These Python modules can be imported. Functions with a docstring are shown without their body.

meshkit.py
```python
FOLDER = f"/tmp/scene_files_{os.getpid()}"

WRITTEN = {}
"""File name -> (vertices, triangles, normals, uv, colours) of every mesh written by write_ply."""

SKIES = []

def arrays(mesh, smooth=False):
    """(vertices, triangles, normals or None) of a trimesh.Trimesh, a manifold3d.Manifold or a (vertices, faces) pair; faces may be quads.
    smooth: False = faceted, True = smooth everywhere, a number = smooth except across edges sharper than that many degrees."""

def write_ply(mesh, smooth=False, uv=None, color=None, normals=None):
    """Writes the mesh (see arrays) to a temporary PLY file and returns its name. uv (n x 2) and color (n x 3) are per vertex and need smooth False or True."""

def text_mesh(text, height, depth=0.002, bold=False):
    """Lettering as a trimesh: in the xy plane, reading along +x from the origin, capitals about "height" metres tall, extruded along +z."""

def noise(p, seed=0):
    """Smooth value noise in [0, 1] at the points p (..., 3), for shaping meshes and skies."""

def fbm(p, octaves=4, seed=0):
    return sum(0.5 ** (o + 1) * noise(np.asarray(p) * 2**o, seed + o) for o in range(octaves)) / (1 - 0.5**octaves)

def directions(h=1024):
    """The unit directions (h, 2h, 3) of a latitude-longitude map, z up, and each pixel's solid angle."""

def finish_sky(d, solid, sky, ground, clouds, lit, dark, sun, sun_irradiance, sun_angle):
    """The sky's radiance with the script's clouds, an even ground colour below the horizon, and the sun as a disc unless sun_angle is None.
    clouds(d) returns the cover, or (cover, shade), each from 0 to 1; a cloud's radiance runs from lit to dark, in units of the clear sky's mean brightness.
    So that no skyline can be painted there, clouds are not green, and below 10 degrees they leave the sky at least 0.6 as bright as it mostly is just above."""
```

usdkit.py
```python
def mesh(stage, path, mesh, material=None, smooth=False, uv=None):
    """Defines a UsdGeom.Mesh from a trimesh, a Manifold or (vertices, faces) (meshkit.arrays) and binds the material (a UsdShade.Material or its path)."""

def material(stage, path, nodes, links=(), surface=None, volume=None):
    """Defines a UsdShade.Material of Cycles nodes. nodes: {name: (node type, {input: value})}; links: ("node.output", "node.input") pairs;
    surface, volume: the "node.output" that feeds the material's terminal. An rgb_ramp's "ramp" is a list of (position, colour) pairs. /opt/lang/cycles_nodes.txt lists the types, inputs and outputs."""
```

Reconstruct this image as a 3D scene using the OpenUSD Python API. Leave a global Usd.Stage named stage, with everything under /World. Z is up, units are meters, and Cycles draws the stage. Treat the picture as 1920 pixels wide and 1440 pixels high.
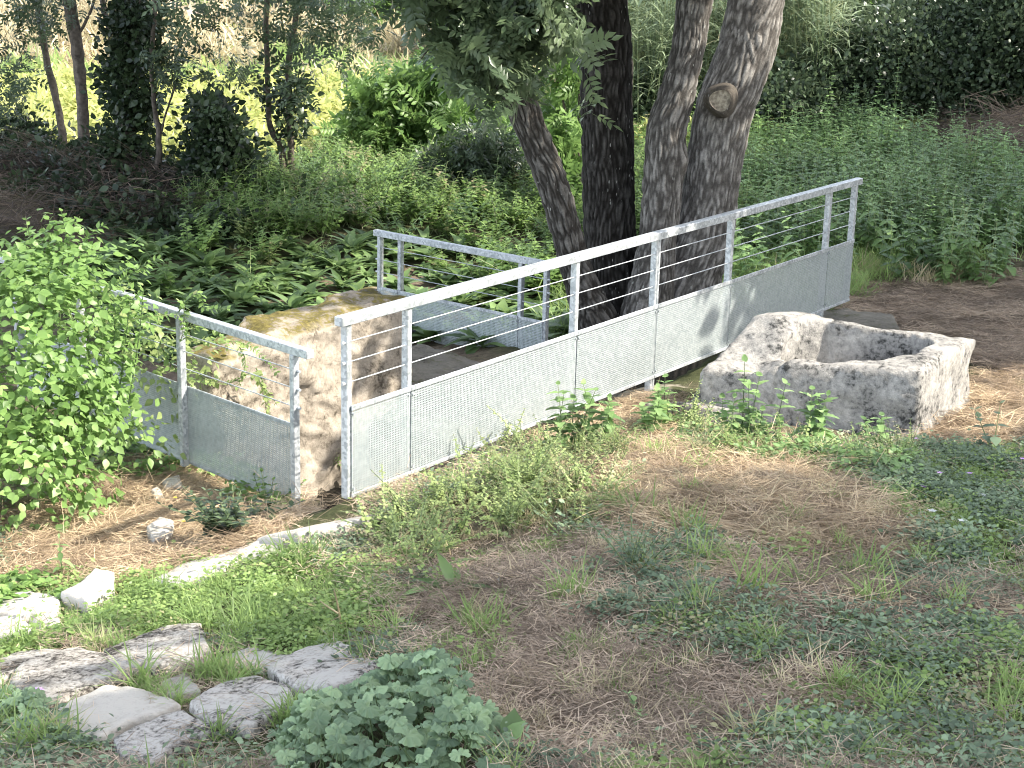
import math, numpy as np, trimesh, usdkit, meshkit
from pxr import Usd, UsdGeom, UsdLux, UsdShade, Gf, Sdf, Vt
from scipy.interpolate import RBFInterpolator

stage = Usd.Stage.CreateInMemory()
UsdGeom.SetStageUpAxis(stage, UsdGeom.Tokens.z)
UsdGeom.Xform.Define(stage, '/World')
PI = math.pi

# ------------------------------------------------------------------ camera, sky, sun
FPX, PITCH, ROLL, EYE = 3133.0, 0.283, 0.0254, np.array([0, 0, 3.38])
_r0, _f0, _u0 = np.array([1., 0, 0]), np.array([0, math.cos(PITCH), -math.sin(PITCH)]), np.array([0, math.sin(PITCH), math.cos(PITCH)])
CR, CU, CF = math.cos(ROLL) * _r0 + math.sin(ROLL) * _u0, -math.sin(ROLL) * _r0 + math.cos(ROLL) * _u0, _f0
cam = UsdGeom.Camera.Define(stage, '/World/camera')
cam.CreateHorizontalApertureAttr(36.0); cam.CreateVerticalApertureAttr(27.0)
cam.CreateFocalLengthAttr(36.0 * FPX / 1920)
cam.CreateClippingRangeAttr(Gf.Vec2f(0.1, 500))
cam.CreateExposureAttr(2.3)
cam.AddTransformOp().Set(Gf.Matrix4d(*[float(x) for x in (*CR, 0, *CU, 0, *(-CF), 0, *EYE, 1)]))

SUN_AZ, SUN_EL = math.radians(97), math.radians(42)      # azimuth clockwise from +y
SUN = np.array([math.sin(SUN_AZ) * math.cos(SUN_EL), math.cos(SUN_AZ) * math.cos(SUN_EL), math.sin(SUN_EL)])
usdkit.material(stage, '/World/Looks/sky', {
    's': ('sky_texture', {'sky_type': 'single_scattering', 'sun_disc': False, 'sun_elevation': SUN_EL, 'sun_rotation': SUN_AZ, 'altitude': 200.0, 'aerosol_density': 2.0}),
    'h': ('hsv', {'saturation': .5}), 'b': ('background_shader', {'strength': 0.12})}, [('s.color', 'h.color'), ('h.color', 'b.color')], surface='b.background')
dome = UsdLux.DomeLight.Define(stage, '/World/sky')
UsdShade.MaterialBindingAPI.Apply(dome.GetPrim()).Bind(UsdShade.Material.Get(stage, '/World/Looks/sky'))
dome.GetPrim().SetCustomDataByKey('kind', 'structure')
sun = UsdLux.DistantLight.Define(stage, '/World/sun')
sun.CreateNormalizeAttr(True); sun.CreateIntensityAttr(0.66); sun.CreateAngleAttr(0.5); sun.CreateColorAttr(Gf.Vec3f(1, .93, .82))
z_ = SUN; x_ = np.cross([0, 0, 1], z_); x_ /= np.linalg.norm(x_); y_ = np.cross(z_, x_)
sun.AddTransformOp().Set(Gf.Matrix4d(*[float(v) for v in (*x_, 0, *y_, 0, *z_, 0, 0, 0, 30, 1)]))

# ------------------------------------------------------------------ helpers
def ray(px, py):
    px, py = np.asarray(px, float), np.asarray(py, float)
    return ((px - 960) / FPX)[..., None] * CR + (-(py - 720) / FPX)[..., None] * CU + CF
def at_z(px, py, z):
    d = ray(px, py); return EYE + d * ((z - EYE[2]) / d[..., 2])[..., None]
def at_y(px, py, y):
    d = ray(px, py); return EYE + d * (y / d[..., 1])[..., None]
def proj(P):
    q = np.asarray(P, float) - EYE; d = np.maximum(q @ CF, .05)
    return np.stack([960 + FPX * (q @ CR) / d, 720 - FPX * (q @ CU) / d], -1)
def inpoly(p, poly):
    x, y = p[..., 0], p[..., 1]; ins = np.zeros(x.shape, bool); n = len(poly)
    for i in range(n):
        (x1, y1), (x2, y2) = poly[i], poly[(i + 1) % n]
        if y1 != y2:
            ins ^= ((y1 > y) != (y2 > y)) & (x < (x2 - x1) * (y - y1) / (y2 - y1) + x1)
    return ins
def norm(v): return v / np.maximum(np.linalg.norm(v, axis=-1, keepdims=True), 1e-9)
used = {}
def numbered(parent, name):
    k = (parent, name); used[k] = used.get(k, -1) + 1
    return f'{parent}/{name}' if used[k] == 0 else f'{parent}/{name}_{used[k]:03d}'
def tag(prim, label=None, cat=None, group=None, kind=None):
    for k, v in (('label', label), ('category', cat), ('group', group), ('kind', kind)):
        if v: prim.SetCustomDataByKey(k, v)
    return prim
def thing(name, label, cat, group=None, loc=(0, 0, 0)):
    x = UsdGeom.Xform.Define(stage, numbered('/World', name)); x.AddTranslateOp().Set(Gf.Vec3d(*map(float, loc)))
    return tag(x.GetPrim(), label, cat, group)
def obj(name, mesh, mat, parent=None, smooth=True, uv=None, tint=None, kind=None, loc=None):
    path = numbered(str(parent.GetPath()) if parent else '/World', name)
    if loc is not None:
        v, f = (mesh.vertices, mesh.faces) if hasattr(mesh, 'vertices') else mesh
        mesh = (np.asarray(v) - loc, f)
    m = usdkit.mesh(stage, path, mesh, M[mat], smooth=smooth, uv=uv)
    if tint is not None:
        UsdGeom.PrimvarsAPI(m).CreatePrimvar('tint', Sdf.ValueTypeNames.Color3fArray, 'vertex').Set(Vt.Vec3fArray.FromNumpy(np.asarray(tint, np.float32)))
    return tag(m.GetPrim(), kind=kind)
def dup(root, loc, rz, scale=1.0, label=None, group=None):
    was = root.GetCustomData(); base = root.GetName()
    x = UsdGeom.Xform.Define(stage, numbered('/World', base))
    x.GetPrim().GetReferences().AddInternalReference(root.GetPath()); x.GetPrim().SetInstanceable(True)
    x.ClearXformOpOrder()
    x.AddTransformOp(opSuffix='place').Set(xf(loc, rz, scale))
    return tag(x.GetPrim(), label or was.get('label'), was['category'], group or was.get('group'))
def xf(loc, rz, s=1.0):
    c, n = math.cos(rz) * s, math.sin(rz) * s
    return Gf.Matrix4d(c, n, 0, 0, -n, c, 0, 0, 0, 0, s, 0, float(loc[0]), float(loc[1]), float(loc[2]), 1)
def cat_(parts):
    vs, fs, n = [], [], 0
    for v, f in parts:
        vs.append(np.asarray(v, float)); fs.append(np.asarray(f) + n); n += len(vs[-1])
    return np.vstack(vs), np.vstack(fs)
def tri(f):
    f = np.asarray(f); return np.vstack([f[:, [0, 1, 2]], f[:, [0, 2, 3]]]) if f.shape[1] == 4 else f
def boxm(c, ax, size):
    """bevelled box: centre c, axes rows ax, full sizes"""
    import manifold3d as m3
    s = np.asarray(size, float) / 2; b = min(.004, s.min() * .3)
    pts = []
    for sx in (-1, 1):
        for sy in (-1, 1):
            for sz in (-1, 1):
                for k in range(3):
                    q = s - b; q[k] = s[k]; pts.append(q * (sx, sy, sz))
    m = m3.Manifold.hull_points(np.array(pts)).to_mesh()
    return np.asarray(m.vert_properties)[:, :3] @ np.asarray(ax) + c, np.asarray(m.tri_verts)
def tube(P, R, sides=6, cap=True):
    P = np.asarray(P, float); R = np.broadcast_to(R, (len(P),)); T = norm(np.gradient(P, axis=0))
    a = norm(np.cross(T, np.where(np.abs(T[:, 2:]) < .9, [0, 0, 1.], [1., 0, 0]))); b = np.cross(T, a)
    ang = np.arange(sides) * 2 * PI / sides
    V = P[:, None] + R[:, None, None] * (np.cos(ang)[None, :, None] * a[:, None] + np.sin(ang)[None, :, None] * b[:, None])
    i, j = np.meshgrid(np.arange(len(P) - 1), np.arange(sides), indexing='ij')
    q = np.stack([i * sides + j, i * sides + (j + 1) % sides, (i + 1) * sides + (j + 1) % sides, (i + 1) * sides + j], -1).reshape(-1, 4)
    F = tri(q); V = V.reshape(-1, 3)
    if cap:
        n = len(V); V = np.vstack([V, P[:1], P[-1:]]); k = np.arange(sides); e = (len(P) - 1) * sides
        F = np.vstack([F, np.stack([k * 0 + n, (k + 1) % sides, k], 1), np.stack([k * 0 + n + 1, e + k, e + (k + 1) % sides], 1)])
    return V, F
def spline(P, n):
    P = np.asarray(P, float); t = np.r_[0, np.cumsum(np.linalg.norm(np.diff(P, axis=0), axis=1))]
    from scipy.interpolate import PchipInterpolator
    return PchipInterpolator(t, P)(np.linspace(0, t[-1], n))

def surfnet(F, org, h):
    """naive surface nets: F < 0 inside; returns (vertices, triangles)"""
    s = F < 0
    c = [(i, j, k) for i in (0, 1) for j in (0, 1) for k in (0, 1)]
    nx, ny, nz = [n - 1 for n in F.shape]
    cut = lambda A, o: A[o[0]:o[0] + nx, o[1]:o[1] + ny, o[2]:o[2] + nz]
    cnt = sum(cut(s, o).astype(int) for o in c); act = (cnt > 0) & (cnt < 8)
    acc = np.zeros((nx, ny, nz, 3)); num = np.zeros((nx, ny, nz))
    for a in c:
        for ax in range(3):
            if a[ax] == 0:
                b = tuple(1 if q == ax else a[q] for q in range(3))
                fa, fb = cut(F, a), cut(F, b); x = (fa < 0) != (fb < 0)
                t = np.where(x, fa / np.where(x, fa - fb, 1), 0)
                for q in range(3):
                    acc[..., q] += x * (a[q] + (t if q == ax else 0))
                num += x
    idx = np.full((nx, ny, nz), -1); I = np.argwhere(act); idx[act] = np.arange(len(I))
    V = (I + acc[act] / num[act][:, None]) * h + org
    Q = []
    for ax in range(3):
        u, w = (ax + 1) % 3, (ax + 2) % 3
        sl = [slice(0, n) for n in F.shape]; s0, s1 = list(sl), list(sl); s0[ax] = slice(0, -1); s1[ax] = slice(1, None)
        e = np.argwhere(s[tuple(s0)] != s[tuple(s1)]); e = e[(e[:, u] > 0) & (e[:, w] > 0) & (e[:, u] < F.shape[u] - 1) & (e[:, w] < F.shape[w] - 1)]
        ins = s[tuple(e.T)]
        def at(du, dw):
            g = e.copy(); g[:, u] -= du; g[:, w] -= dw; return idx[tuple(g.T)]
        q = np.stack([at(1, 1), at(0, 1), at(0, 0), at(1, 0)], 1)
        Q.append(np.where(ins[:, None], q, q[:, ::-1]))
    return V, tri(np.vstack(Q))
def grid(lo, hi, h):
    ax = [np.arange(a - 2 * h, b + 2.5 * h, h) for a, b in zip(lo, hi)]
    return np.stack(np.meshgrid(*ax, indexing='ij'), -1), np.array([a[0] for a in ax])
def polysd(p, poly):
    poly = np.asarray(poly, float); d = np.full(p.shape[:-1], 1e9)
    for i in range(len(poly)):
        a, b = poly[i], poly[(i + 1) % len(poly)]; e = b - a
        t = np.clip(((p - a) @ e) / (e @ e), 0, 1); d = np.minimum(d, np.linalg.norm(p - a - t[..., None] * e, axis=-1))
    return np.where(inpoly(p, poly), -d, d)
def smax(a, b, k):
    h = np.clip(.5 + .5 * (a - b) / k, 0, 1); return b + (a - b) * h + k * h * (1 - h)
fbm, noise = meshkit.fbm, meshkit.noise

# ------------------------------------------------------------------ materials
M = {}
def mat(name, nodes, links, surface='p.BSDF'):
    M[name] = usdkit.material(stage, '/World/Looks/' + name, nodes, links, surface)
def leafmat(name, c1, c2, trans=.35, tcol=None, rough=.45, dry=None, dryfac=.93):
    tcol = tcol or tuple(min(1, x * 1.6 + .02) for x in c2)
    n = {'o': ('object_info', {}), 'g': ('geometry', {}), 'a': ('math', {'math_type': 'add'}), 'fr': ('math', {'math_type': 'fraction'}),
         'r': ('rgb_ramp', {'ramp': [(0, tuple(x * .6 for x in c1)), (.3, c1), (.7, c2)] + ([(dryfac, c2), (dryfac + .03, dry), (1, dry)] if dry else [(1, tuple(min(1, x * 1.5) for x in c2))])}),  # tone per leaf, dark and bright ends widened to imitate light and shade contrast
         'p': ('principled_bsdf', {'roughness': rough, 'specular_ior_level': .35}), 't': ('translucent_bsdf', {'color': tcol}),
         'm': ('mix_closure', {'fac': trans})}
    mat(name, n, [('o.random', 'a.value1'), ('g.random_per_island', 'a.value2'), ('a.value', 'fr.value1'), ('fr.value', 'r.fac'), ('r.color', 'p.base_color'),
                  ('p.BSDF', 'm.closure1'), ('t.BSDF', 'm.closure2')], 'm.closure')
leafmat('leaf_bush', (.10, .18, .045), (.18, .28, .085), .35)
leafmat('leaf_ash', (.055, .085, .045), (.10, .14, .07), .25, rough=.3)
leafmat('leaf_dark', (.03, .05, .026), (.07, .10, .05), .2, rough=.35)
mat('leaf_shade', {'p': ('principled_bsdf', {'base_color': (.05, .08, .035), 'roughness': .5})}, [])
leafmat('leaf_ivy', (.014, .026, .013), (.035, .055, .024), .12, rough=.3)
leafmat('leaf_elder', (.06, .12, .03), (.12, .20, .05), .35)
leafmat('leaf_herb', (.095, .16, .05), (.20, .30, .09), .35, dry=(.26, .22, .13), dryfac=.93)
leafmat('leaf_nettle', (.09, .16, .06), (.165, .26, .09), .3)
leafmat('leaf_nettle_lit', (.12, .20, .075), (.20, .30, .12), .35)  # lighter copy of leaf_nettle, sunlit tone put into the colour
leafmat('leaf_comfrey', (.075, .13, .045), (.15, .225, .08), .3, rough=.4)
leafmat('leaf_mallow', (.15, .225, .13), (.215, .30, .165), .2, rough=.55)
leafmat('leaf_creeper', (.10, .145, .09), (.165, .22, .13), .2, rough=.6)
leafmat('leaf_weed', (.16, .22, .08), (.28, .34, .14), .3, dry=(.36, .31, .19), dryfac=.88)
leafmat('leaf_reed', (.14, .19, .12), (.25, .31, .19), .3, dry=(.35, .32, .2), dryfac=.9)
leafmat('leaf_yellow', (.21, .26, .07), (.40, .41, .15), .4)
leafmat('grass', (.13, .20, .06), (.235, .325, .105), .35, dry=(.34, .30, .18), dryfac=.92)
leafmat('grass_dry', (.24, .20, .12), (.42, .36, .23), .25)
leafmat('straw', (.24, .175, .115), (.44, .345, .225), .12, rough=.6)
leafmat('straw_old', (.17, .13, .095), (.38, .30, .22), .1, rough=.7)
leafmat('twig', (.06, .045, .035), (.15, .115, .085), .0, rough=.8)
leafmat('stem', (.10, .15, .06), (.17, .2, .09), .0)
leafmat('petal_pink', (.45, .25, .6), (.6, .35, .75), .3)
leafmat('petal_yellow', (.7, .5, .03), (.8, .6, .05), .3)
leafmat('petal_white', (.6, .62, .6), (.75, .76, .72), .3)
leafmat('dead_leaf', (.40, .17, .07), (.5, .22, .09), .2)

# galvanised steel
def steel(name, c1, c2, metal=.35, rough=.42):
    return {'g': ('geometry', {}), 'v': ('voronoi_texture', {'scale': 55.0, 'randomness': 1.0}), 'n': ('noise_texture', {'scale': 9.0, 'detail': 4.0}), 'w': ('white_noise_texture', {}),
            'mx': ('mix_float', {'fac': .5}), 'r': ('rgb_ramp', {'ramp': [(.25, c1), (.75, c2)]}), 'p': ('principled_bsdf', {'metallic': metal, 'roughness': rough, 'specular_ior_level': .5})}, \
           [('g.position', 'v.vector'), ('g.position', 'n.vector'), ('v.color', 'w.vector'), ('w.value', 'mx.a'), ('n.fac', 'mx.b'), ('mx.result', 'r.fac'), ('r.color', 'p.base_color')]
n, l = steel('steel', (.27, .29, .30), (.52, .54, .55)); mat('steel', n, l)
n, l = steel('perf', (.31, .35, .35), (.42, .455, .455), .3, .5)
PITCHH = .0145
n.update({'uv': ('texture_coordinate', {}), 'sc': ('vector_math', {'math_type': 'scale', 'scale': 1 / PITCHH}), 'fr': ('vector_math', {'math_type': 'fraction'}),
          'sb': ('vector_math', {'math_type': 'subtract', 'vector2': (.5, .5, 0)}), 'ml': ('vector_math', {'math_type': 'multiply', 'vector2': (1, 1, 0)}), 'ln': ('vector_math', {'math_type': 'length'}),
          'lt': ('math', {'math_type': 'less_than', 'value2': .335}), 'tr': ('transparent_bsdf', {}), 'mc': ('mix_closure', {})})
l += [('uv.UV', 'sc.vector1'), ('sc.vector', 'fr.vector1'), ('fr.vector', 'sb.vector1'), ('sb.vector', 'ml.vector1'), ('ml.vector', 'ln.vector1'), ('ln.value', 'lt.value1'),
      ('lt.value', 'mc.fac'), ('p.BSDF', 'mc.closure1'), ('tr.BSDF', 'mc.closure2')]
mat('perforated', n, l, 'mc.closure')
mat('steel_dark', {'p': ('principled_bsdf', {'base_color': (.12, .12, .12), 'roughness': .5, 'metallic': .4})}, [])

def stone(name, light, mid, dark, lo=.42, hi=.58, moss=None, mossamt=.5, scale=1.0):
    n = {'g': ('geometry', {}), 'n1': ('noise_texture', {'scale': 3.2 * scale, 'detail': 8.0, 'roughness': .68}), 'n2': ('noise_texture', {'scale': 26. * scale, 'detail': 6.0, 'roughness': .7}),
         'n3': ('noise_texture', {'scale': 90., 'detail': 4.0, 'roughness': .7}), 'v': ('voronoi_texture', {'scale': 34. * scale}),
         'mx': ('mix_float', {'fac': .45}), 'r': ('rgb_ramp', {'ramp': [(lo - .07, dark), (lo, mid), (hi, light), (hi + .1, light)]}),
         'p': ('principled_bsdf', {'roughness': .9, 'specular_ior_level': .2}), 'ad': ('math', {'math_type': 'multiply_add', 'value2': .6}), 'b': ('bump', {'strength': .55, 'distance': .02})}
    l = [('g.position', 'n1.vector'), ('g.position', 'n2.vector'), ('g.position', 'n3.vector'), ('n1.fac', 'mx.a'), ('n2.fac', 'mx.b'), ('mx.result', 'r.fac'),
         ('n3.fac', 'ad.value1'), ('n2.fac', 'ad.value3'), ('ad.value', 'b.height'), ('b.normal', 'p.normal')]
    if moss:
        n.update({'sx': ('separate_xyz', {}), 'mr': ('map_range', {'from_min': .55, 'from_max': .9, 'clamp': True}), 'n4': ('noise_texture', {'scale': 4.5, 'detail': 6.0}),
                  'mr2': ('map_range', {'from_min': .62 - mossamt * .3, 'from_max': .70 - mossamt * .3, 'clamp': True}), 'mu': ('math', {'math_type': 'multiply'}), 'cm': ('mix', {}), 'mo': ('rgb_ramp', {'ramp': [(.32, tuple(x * .3 for x in moss)), (.66, tuple(x * 1.5 for x in moss))]}), 'mn': ('mix_float', {'fac': .45})})
        l += [('g.normal', 'sx.vector'), ('sx.z', 'mr.value'), ('g.position', 'n4.vector'), ('n4.fac', 'mn.a'), ('n2.fac', 'mn.b'), ('mn.result', 'mr2.value'), ('n2.fac', 'mo.fac'), ('mo.color', 'cm.color2'), ('mr.result', 'mu.value1'), ('mr2.result', 'mu.value2'), ('mu.value', 'cm.fac'),
              ('r.color', 'cm.color1'), ('cm.color', 'p.base_color')]
    else:
        l.append(('r.color', 'p.base_color'))
    mat(name, n, l)
stone('limestone', (.45, .42, .37), (.34, .315, .27), (.12, .11, .10), .40, .52)
stone('limestone_lichen', (.42, .40, .365), (.33, .31, .28), (.05, .045, .04), .485, .54, scale=1.7)
stone('limestone_mossy', (.40, .38, .34), (.26, .24, .21), (.035, .03, .025), .505, .57, moss=(.075, .06, .04), mossamt=.15, scale=1.5)
stone('trough_stone', (.37, .353, .32), (.21, .202, .187), (.04, .04, .038), .475, .60)
stone('wall_stone', (.38, .335, .275), (.25, .215, .17), (.08, .068, .052), .46, .60, moss=(.12, .10, .03), mossamt=.62)
stone('slab_stone', (.19, .175, .145), (.12, .11, .09), (.045, .04, .03), .42, .58, moss=(.06, .06, .025), mossamt=.3)
mat('water', {'p': ('principled_bsdf', {'base_color': (.02, .025, .02), 'roughness': .08})}, [])
mat('ground', {'a': ('attribute', {'attribute': 'tint'}), 'g': ('geometry', {}), 'n': ('noise_texture', {'scale': 14., 'detail': 8., 'roughness': .7}), 'n2': ('noise_texture', {'scale': 120., 'detail': 3.}),
               'r': ('rgb_ramp', {'ramp': [(.3, (.5, .5, .5)), (.7, (1.35, 1.3, 1.25))]}), 'mm': ('mix', {'mix_type': 'multiply', 'fac': 1.}), 'ad': ('math', {'math_type': 'add'}),
               'b': ('bump', {'strength': .8, 'distance': .03}), 'p': ('principled_bsdf', {'roughness': .95, 'specular_ior_level': .1})},
    [('g.position', 'n.vector'), ('g.position', 'n2.vector'), ('n.fac', 'r.fac'), ('a.color', 'mm.color1'), ('r.color', 'mm.color2'), ('mm.color', 'p.base_color'),
     ('n.fac', 'ad.value1'), ('n2.fac', 'ad.value2'), ('ad.value', 'b.height'), ('b.normal', 'p.normal')])
mat('bark', {'a': ('attribute', {'attribute': 'tint'}), 'g': ('geometry', {}), 'n': ('noise_texture', {'scale': 40., 'detail': 6., 'roughness': .7}), 'n2': ('noise_texture', {'scale': 5., 'detail': 3.}),
             'mp': ('mapping', {'scale': (1., 1., .35)}), 'v': ('voronoi_texture', {'scale': 26.}), 'vr': ('rgb_ramp', {'ramp': [(.0, (1, 1, 1)), (.12, (1, 1, 1)), (.16, (0, 0, 0)), (1, (0, 0, 0))]}),
             'n5': ('noise_texture', {'scale': 2.2, 'detail': 2.}), 'n5r': ('map_range', {'from_min': .45, 'from_max': .65, 'clamp': True}), 'lm': ('math', {'math_type': 'multiply'}),
             'r': ('rgb_ramp', {'ramp': [(.3, (.6, .6, .6)), (.7, (1.3, 1.28, 1.25))]}), 'mm': ('mix', {'mix_type': 'multiply', 'fac': 1.}), 'li': ('mix', {'color2': (.34, .34, .31)}),
             'b': ('bump', {'strength': .7, 'distance': .012}), 'p': ('principled_bsdf', {'roughness': .9, 'specular_ior_level': .15})},
    [('g.position', 'n.vector'), ('g.position', 'n5.vector'), ('g.position', 'mp.vector'), ('mp.vector', 'v.vector'), ('v.distance', 'vr.fac'), ('n5.fac', 'n5r.value'), ('n5r.result', 'lm.value1'), ('vr.color', 'lm.value2'),
     ('n.fac', 'r.fac'), ('a.color', 'mm.color1'), ('r.color', 'mm.color2'), ('mm.color', 'li.color1'), ('lm.value', 'li.fac'), ('li.color', 'p.base_color'), ('n.fac', 'b.height'), ('b.normal', 'p.normal')])
mat('cut_wood', {'g': ('geometry', {}), 'w': ('noise_texture', {'scale': 30., 'detail': 5.}), 'r': ('rgb_ramp', {'ramp': [(.35, (.11, .09, .065)), (.65, (.32, .28, .21))]}), 'p': ('principled_bsdf', {'roughness': .8})},
    [('g.position', 'w.vector'), ('w.fac', 'r.fac'), ('r.color', 'p.base_color')])
mat('bark_plain', {'g': ('geometry', {}), 'n': ('noise_texture', {'scale': 22., 'detail': 5.}), 'r': ('rgb_ramp', {'ramp': [(.3, (.045, .036, .028)), (.7, (.14, .115, .09))]}), 'b': ('bump', {'strength': .7, 'distance': .01}), 'p': ('principled_bsdf', {'roughness': .9})},
    [('g.position', 'n.vector'), ('n.fac', 'r.fac'), ('r.color', 'p.base_color'), ('n.fac', 'b.height'), ('b.normal', 'p.normal')])
mat('painted_post', {'p': ('principled_bsdf', {'base_color': (.5, .52, .58), 'roughness': .6})}, [])

# ------------------------------------------------------------------ terrain
TH = .6272; DV = np.array([math.sin(TH), math.cos(TH), 0]); NV = np.array([-math.cos(TH), math.sin(TH), 0]); P0 = np.array([-.94, 9.155, 0]); UP = np.array([0, 0, 1.])
def tn(t, n, z=0.): return P0 + DV * t + NV * n + UP * z
def to_tn(x, y): return (x - P0[0]) * DV[0] + (y - P0[1]) * DV[1], (x - P0[0]) * NV[0] + (y - P0[1]) * NV[1]
CPX = [(648, 936, 0), (1078, 772, -.05), (1222, 725, -.1), (1360, 665, -.12), (1586, 585, -.14), (1292, 790, -.10), (1714, 818, -.05), (1840, 715, -.05), (1920, 760, 0), (1920, 640, -.05), (1920, 520, 0),
       (1290, 830, .13), (1500, 870, .26), (1400, 940, .40), (1230, 910, .27), (1000, 1000, .2), (1650, 1000, .3), (1800, 930, .15), (1920, 1000, .25), (1920, 850, .08), (1100, 1150, .45), (1500, 1150, .45),
       (960, 1300, .5), (1500, 1350, .55), (1900, 1400, .55), (1900, 1200, .42), (960, 1440, .55), (800, 1120, .25), (650, 1150, .1), (700, 1050, .05), (560, 1040, -.08), (450, 1100, -.1), (300, 1150, -.12),
       (330, 1060, -.35), (200, 1000, -.45), (50, 1000, -.48), (0, 1100, -.4), (300, 920, -.48), (480, 940, -.45), (100, 1180, -.25), (0, 1200, -.25), (300, 1240, 0), (450, 1240, .1), (650, 1250, .25),
       (200, 1350, .12), (450, 1350, .25), (0, 1350, .05), (0, 1440, .1), (300, 1440, .2), (600, 1440, .4), (20, 900, -.48), (553, 960, -.50), (600, 948, -.52), (450, 905, -.52), (340, 857, -.52), (520, 985, -.40)]
CW = [(0, 4, .85), (0, 0, 1.75), (4, 0, 1.6), (-4, 0, 1.4), (4, 4, .8), (-4, 4, .3), (-5, 7, -.2), (6, 8, .4), (6, 11, .1), (9, 6, .7), (12, 12, .6), (-4, 13, -.5), (-1.6, 14, -.65), (0, 15.5, -.6), (1.2, 14.2, -.3), (2.8, 15.5, -.15),
      (5, 15, 0), (5, 18, .1), (8, 18, .3), (6, 23, .35), (9, 24, .8), (11, 28, 2.2), (5, 28, .9), (0, 18, -.5), (0, 22, -.4), (-3, 18, -.25), (-4, 20, .05), (-7, 20, .15), (-2, 20, -.2), (-3, 25, -.3), (-8, 25, 0), (2, 26, -.1),
      (-5, 33, .1), (0, 35, .1), (-10, 40, .6), (0, 45, .9), (12, 40, 3), (-15, 55, 2), (0, 60, 2.6), (20, 50, 5), (-30, 30, 1), (-30, 10, 0), (30, 10, 2), (30, 30, 4), (-30, 60, 4), (30, 70, 8), (0, 80, 6), (20, 0, 2), (-20, 0, .5), (0, -12, 2.2), (25, -12, 3), (-25, -12, 1)]
cp = np.array(CPX, float); cxyz = np.vstack([np.column_stack([at_z(cp[:, 0], cp[:, 1], cp[:, 2])[:, :2], cp[:, 2]]), np.array(CW, float)])
rbf = RBFInterpolator(cxyz[:, :2], cxyz[:, 2], kernel='linear', smoothing=.15)
BASIN = np.array([tn(.12, .17)[:2], tn(4.75, .17)[:2], tn(4.75, 2.2)[:2], tn(.95, 2.2)[:2], tn(.9, 1.0)[:2], tn(.25, .85)[:2]])
def hz(x, y, detail=True):
    x, y = np.asarray(x, float), np.asarray(y, float); sh = x.shape
    p = np.stack([x.ravel(), y.ravel()], 1); z = rbf(p)
    q = np.column_stack([p, np.zeros(len(p))])
    near = np.clip((30 - p[:, 1]) / 10, 0, 1)
    z += (fbm(q * 1.6 + 7.3, 3) - .5) * .12 * near
    if detail: z += (fbm(q * 9 + 3.1, 3) - .5) * .05 * near
    m = (np.abs(p[:, 0]) < 4) & (p[:, 1] > 8) & (p[:, 1] < 16)
    if m.any():
        d = polysd(p[m], BASIN); k = np.clip(-d / .06, 0, 1); t, n_ = to_tn(p[m, 0], p[m, 1])
        fl = np.where(t > 2.95, -.62, np.where(t > 1.9, -1.05, -1.6))
        z[m] = z[m] * (1 - k) + np.minimum(fl, z[m]) * k
    return z.reshape(sh)
def G(px, py):
    px, py = np.asarray(px, float), np.asarray(py, float); z = np.zeros(px.shape)
    for _ in range(25):
        P = at_z(px, py, z); z = .5 * z + .5 * hz(P[..., 0], P[..., 1], False)
    P = at_z(px, py, z); P[..., 2] = hz(P[..., 0], P[..., 1]); return P

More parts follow.
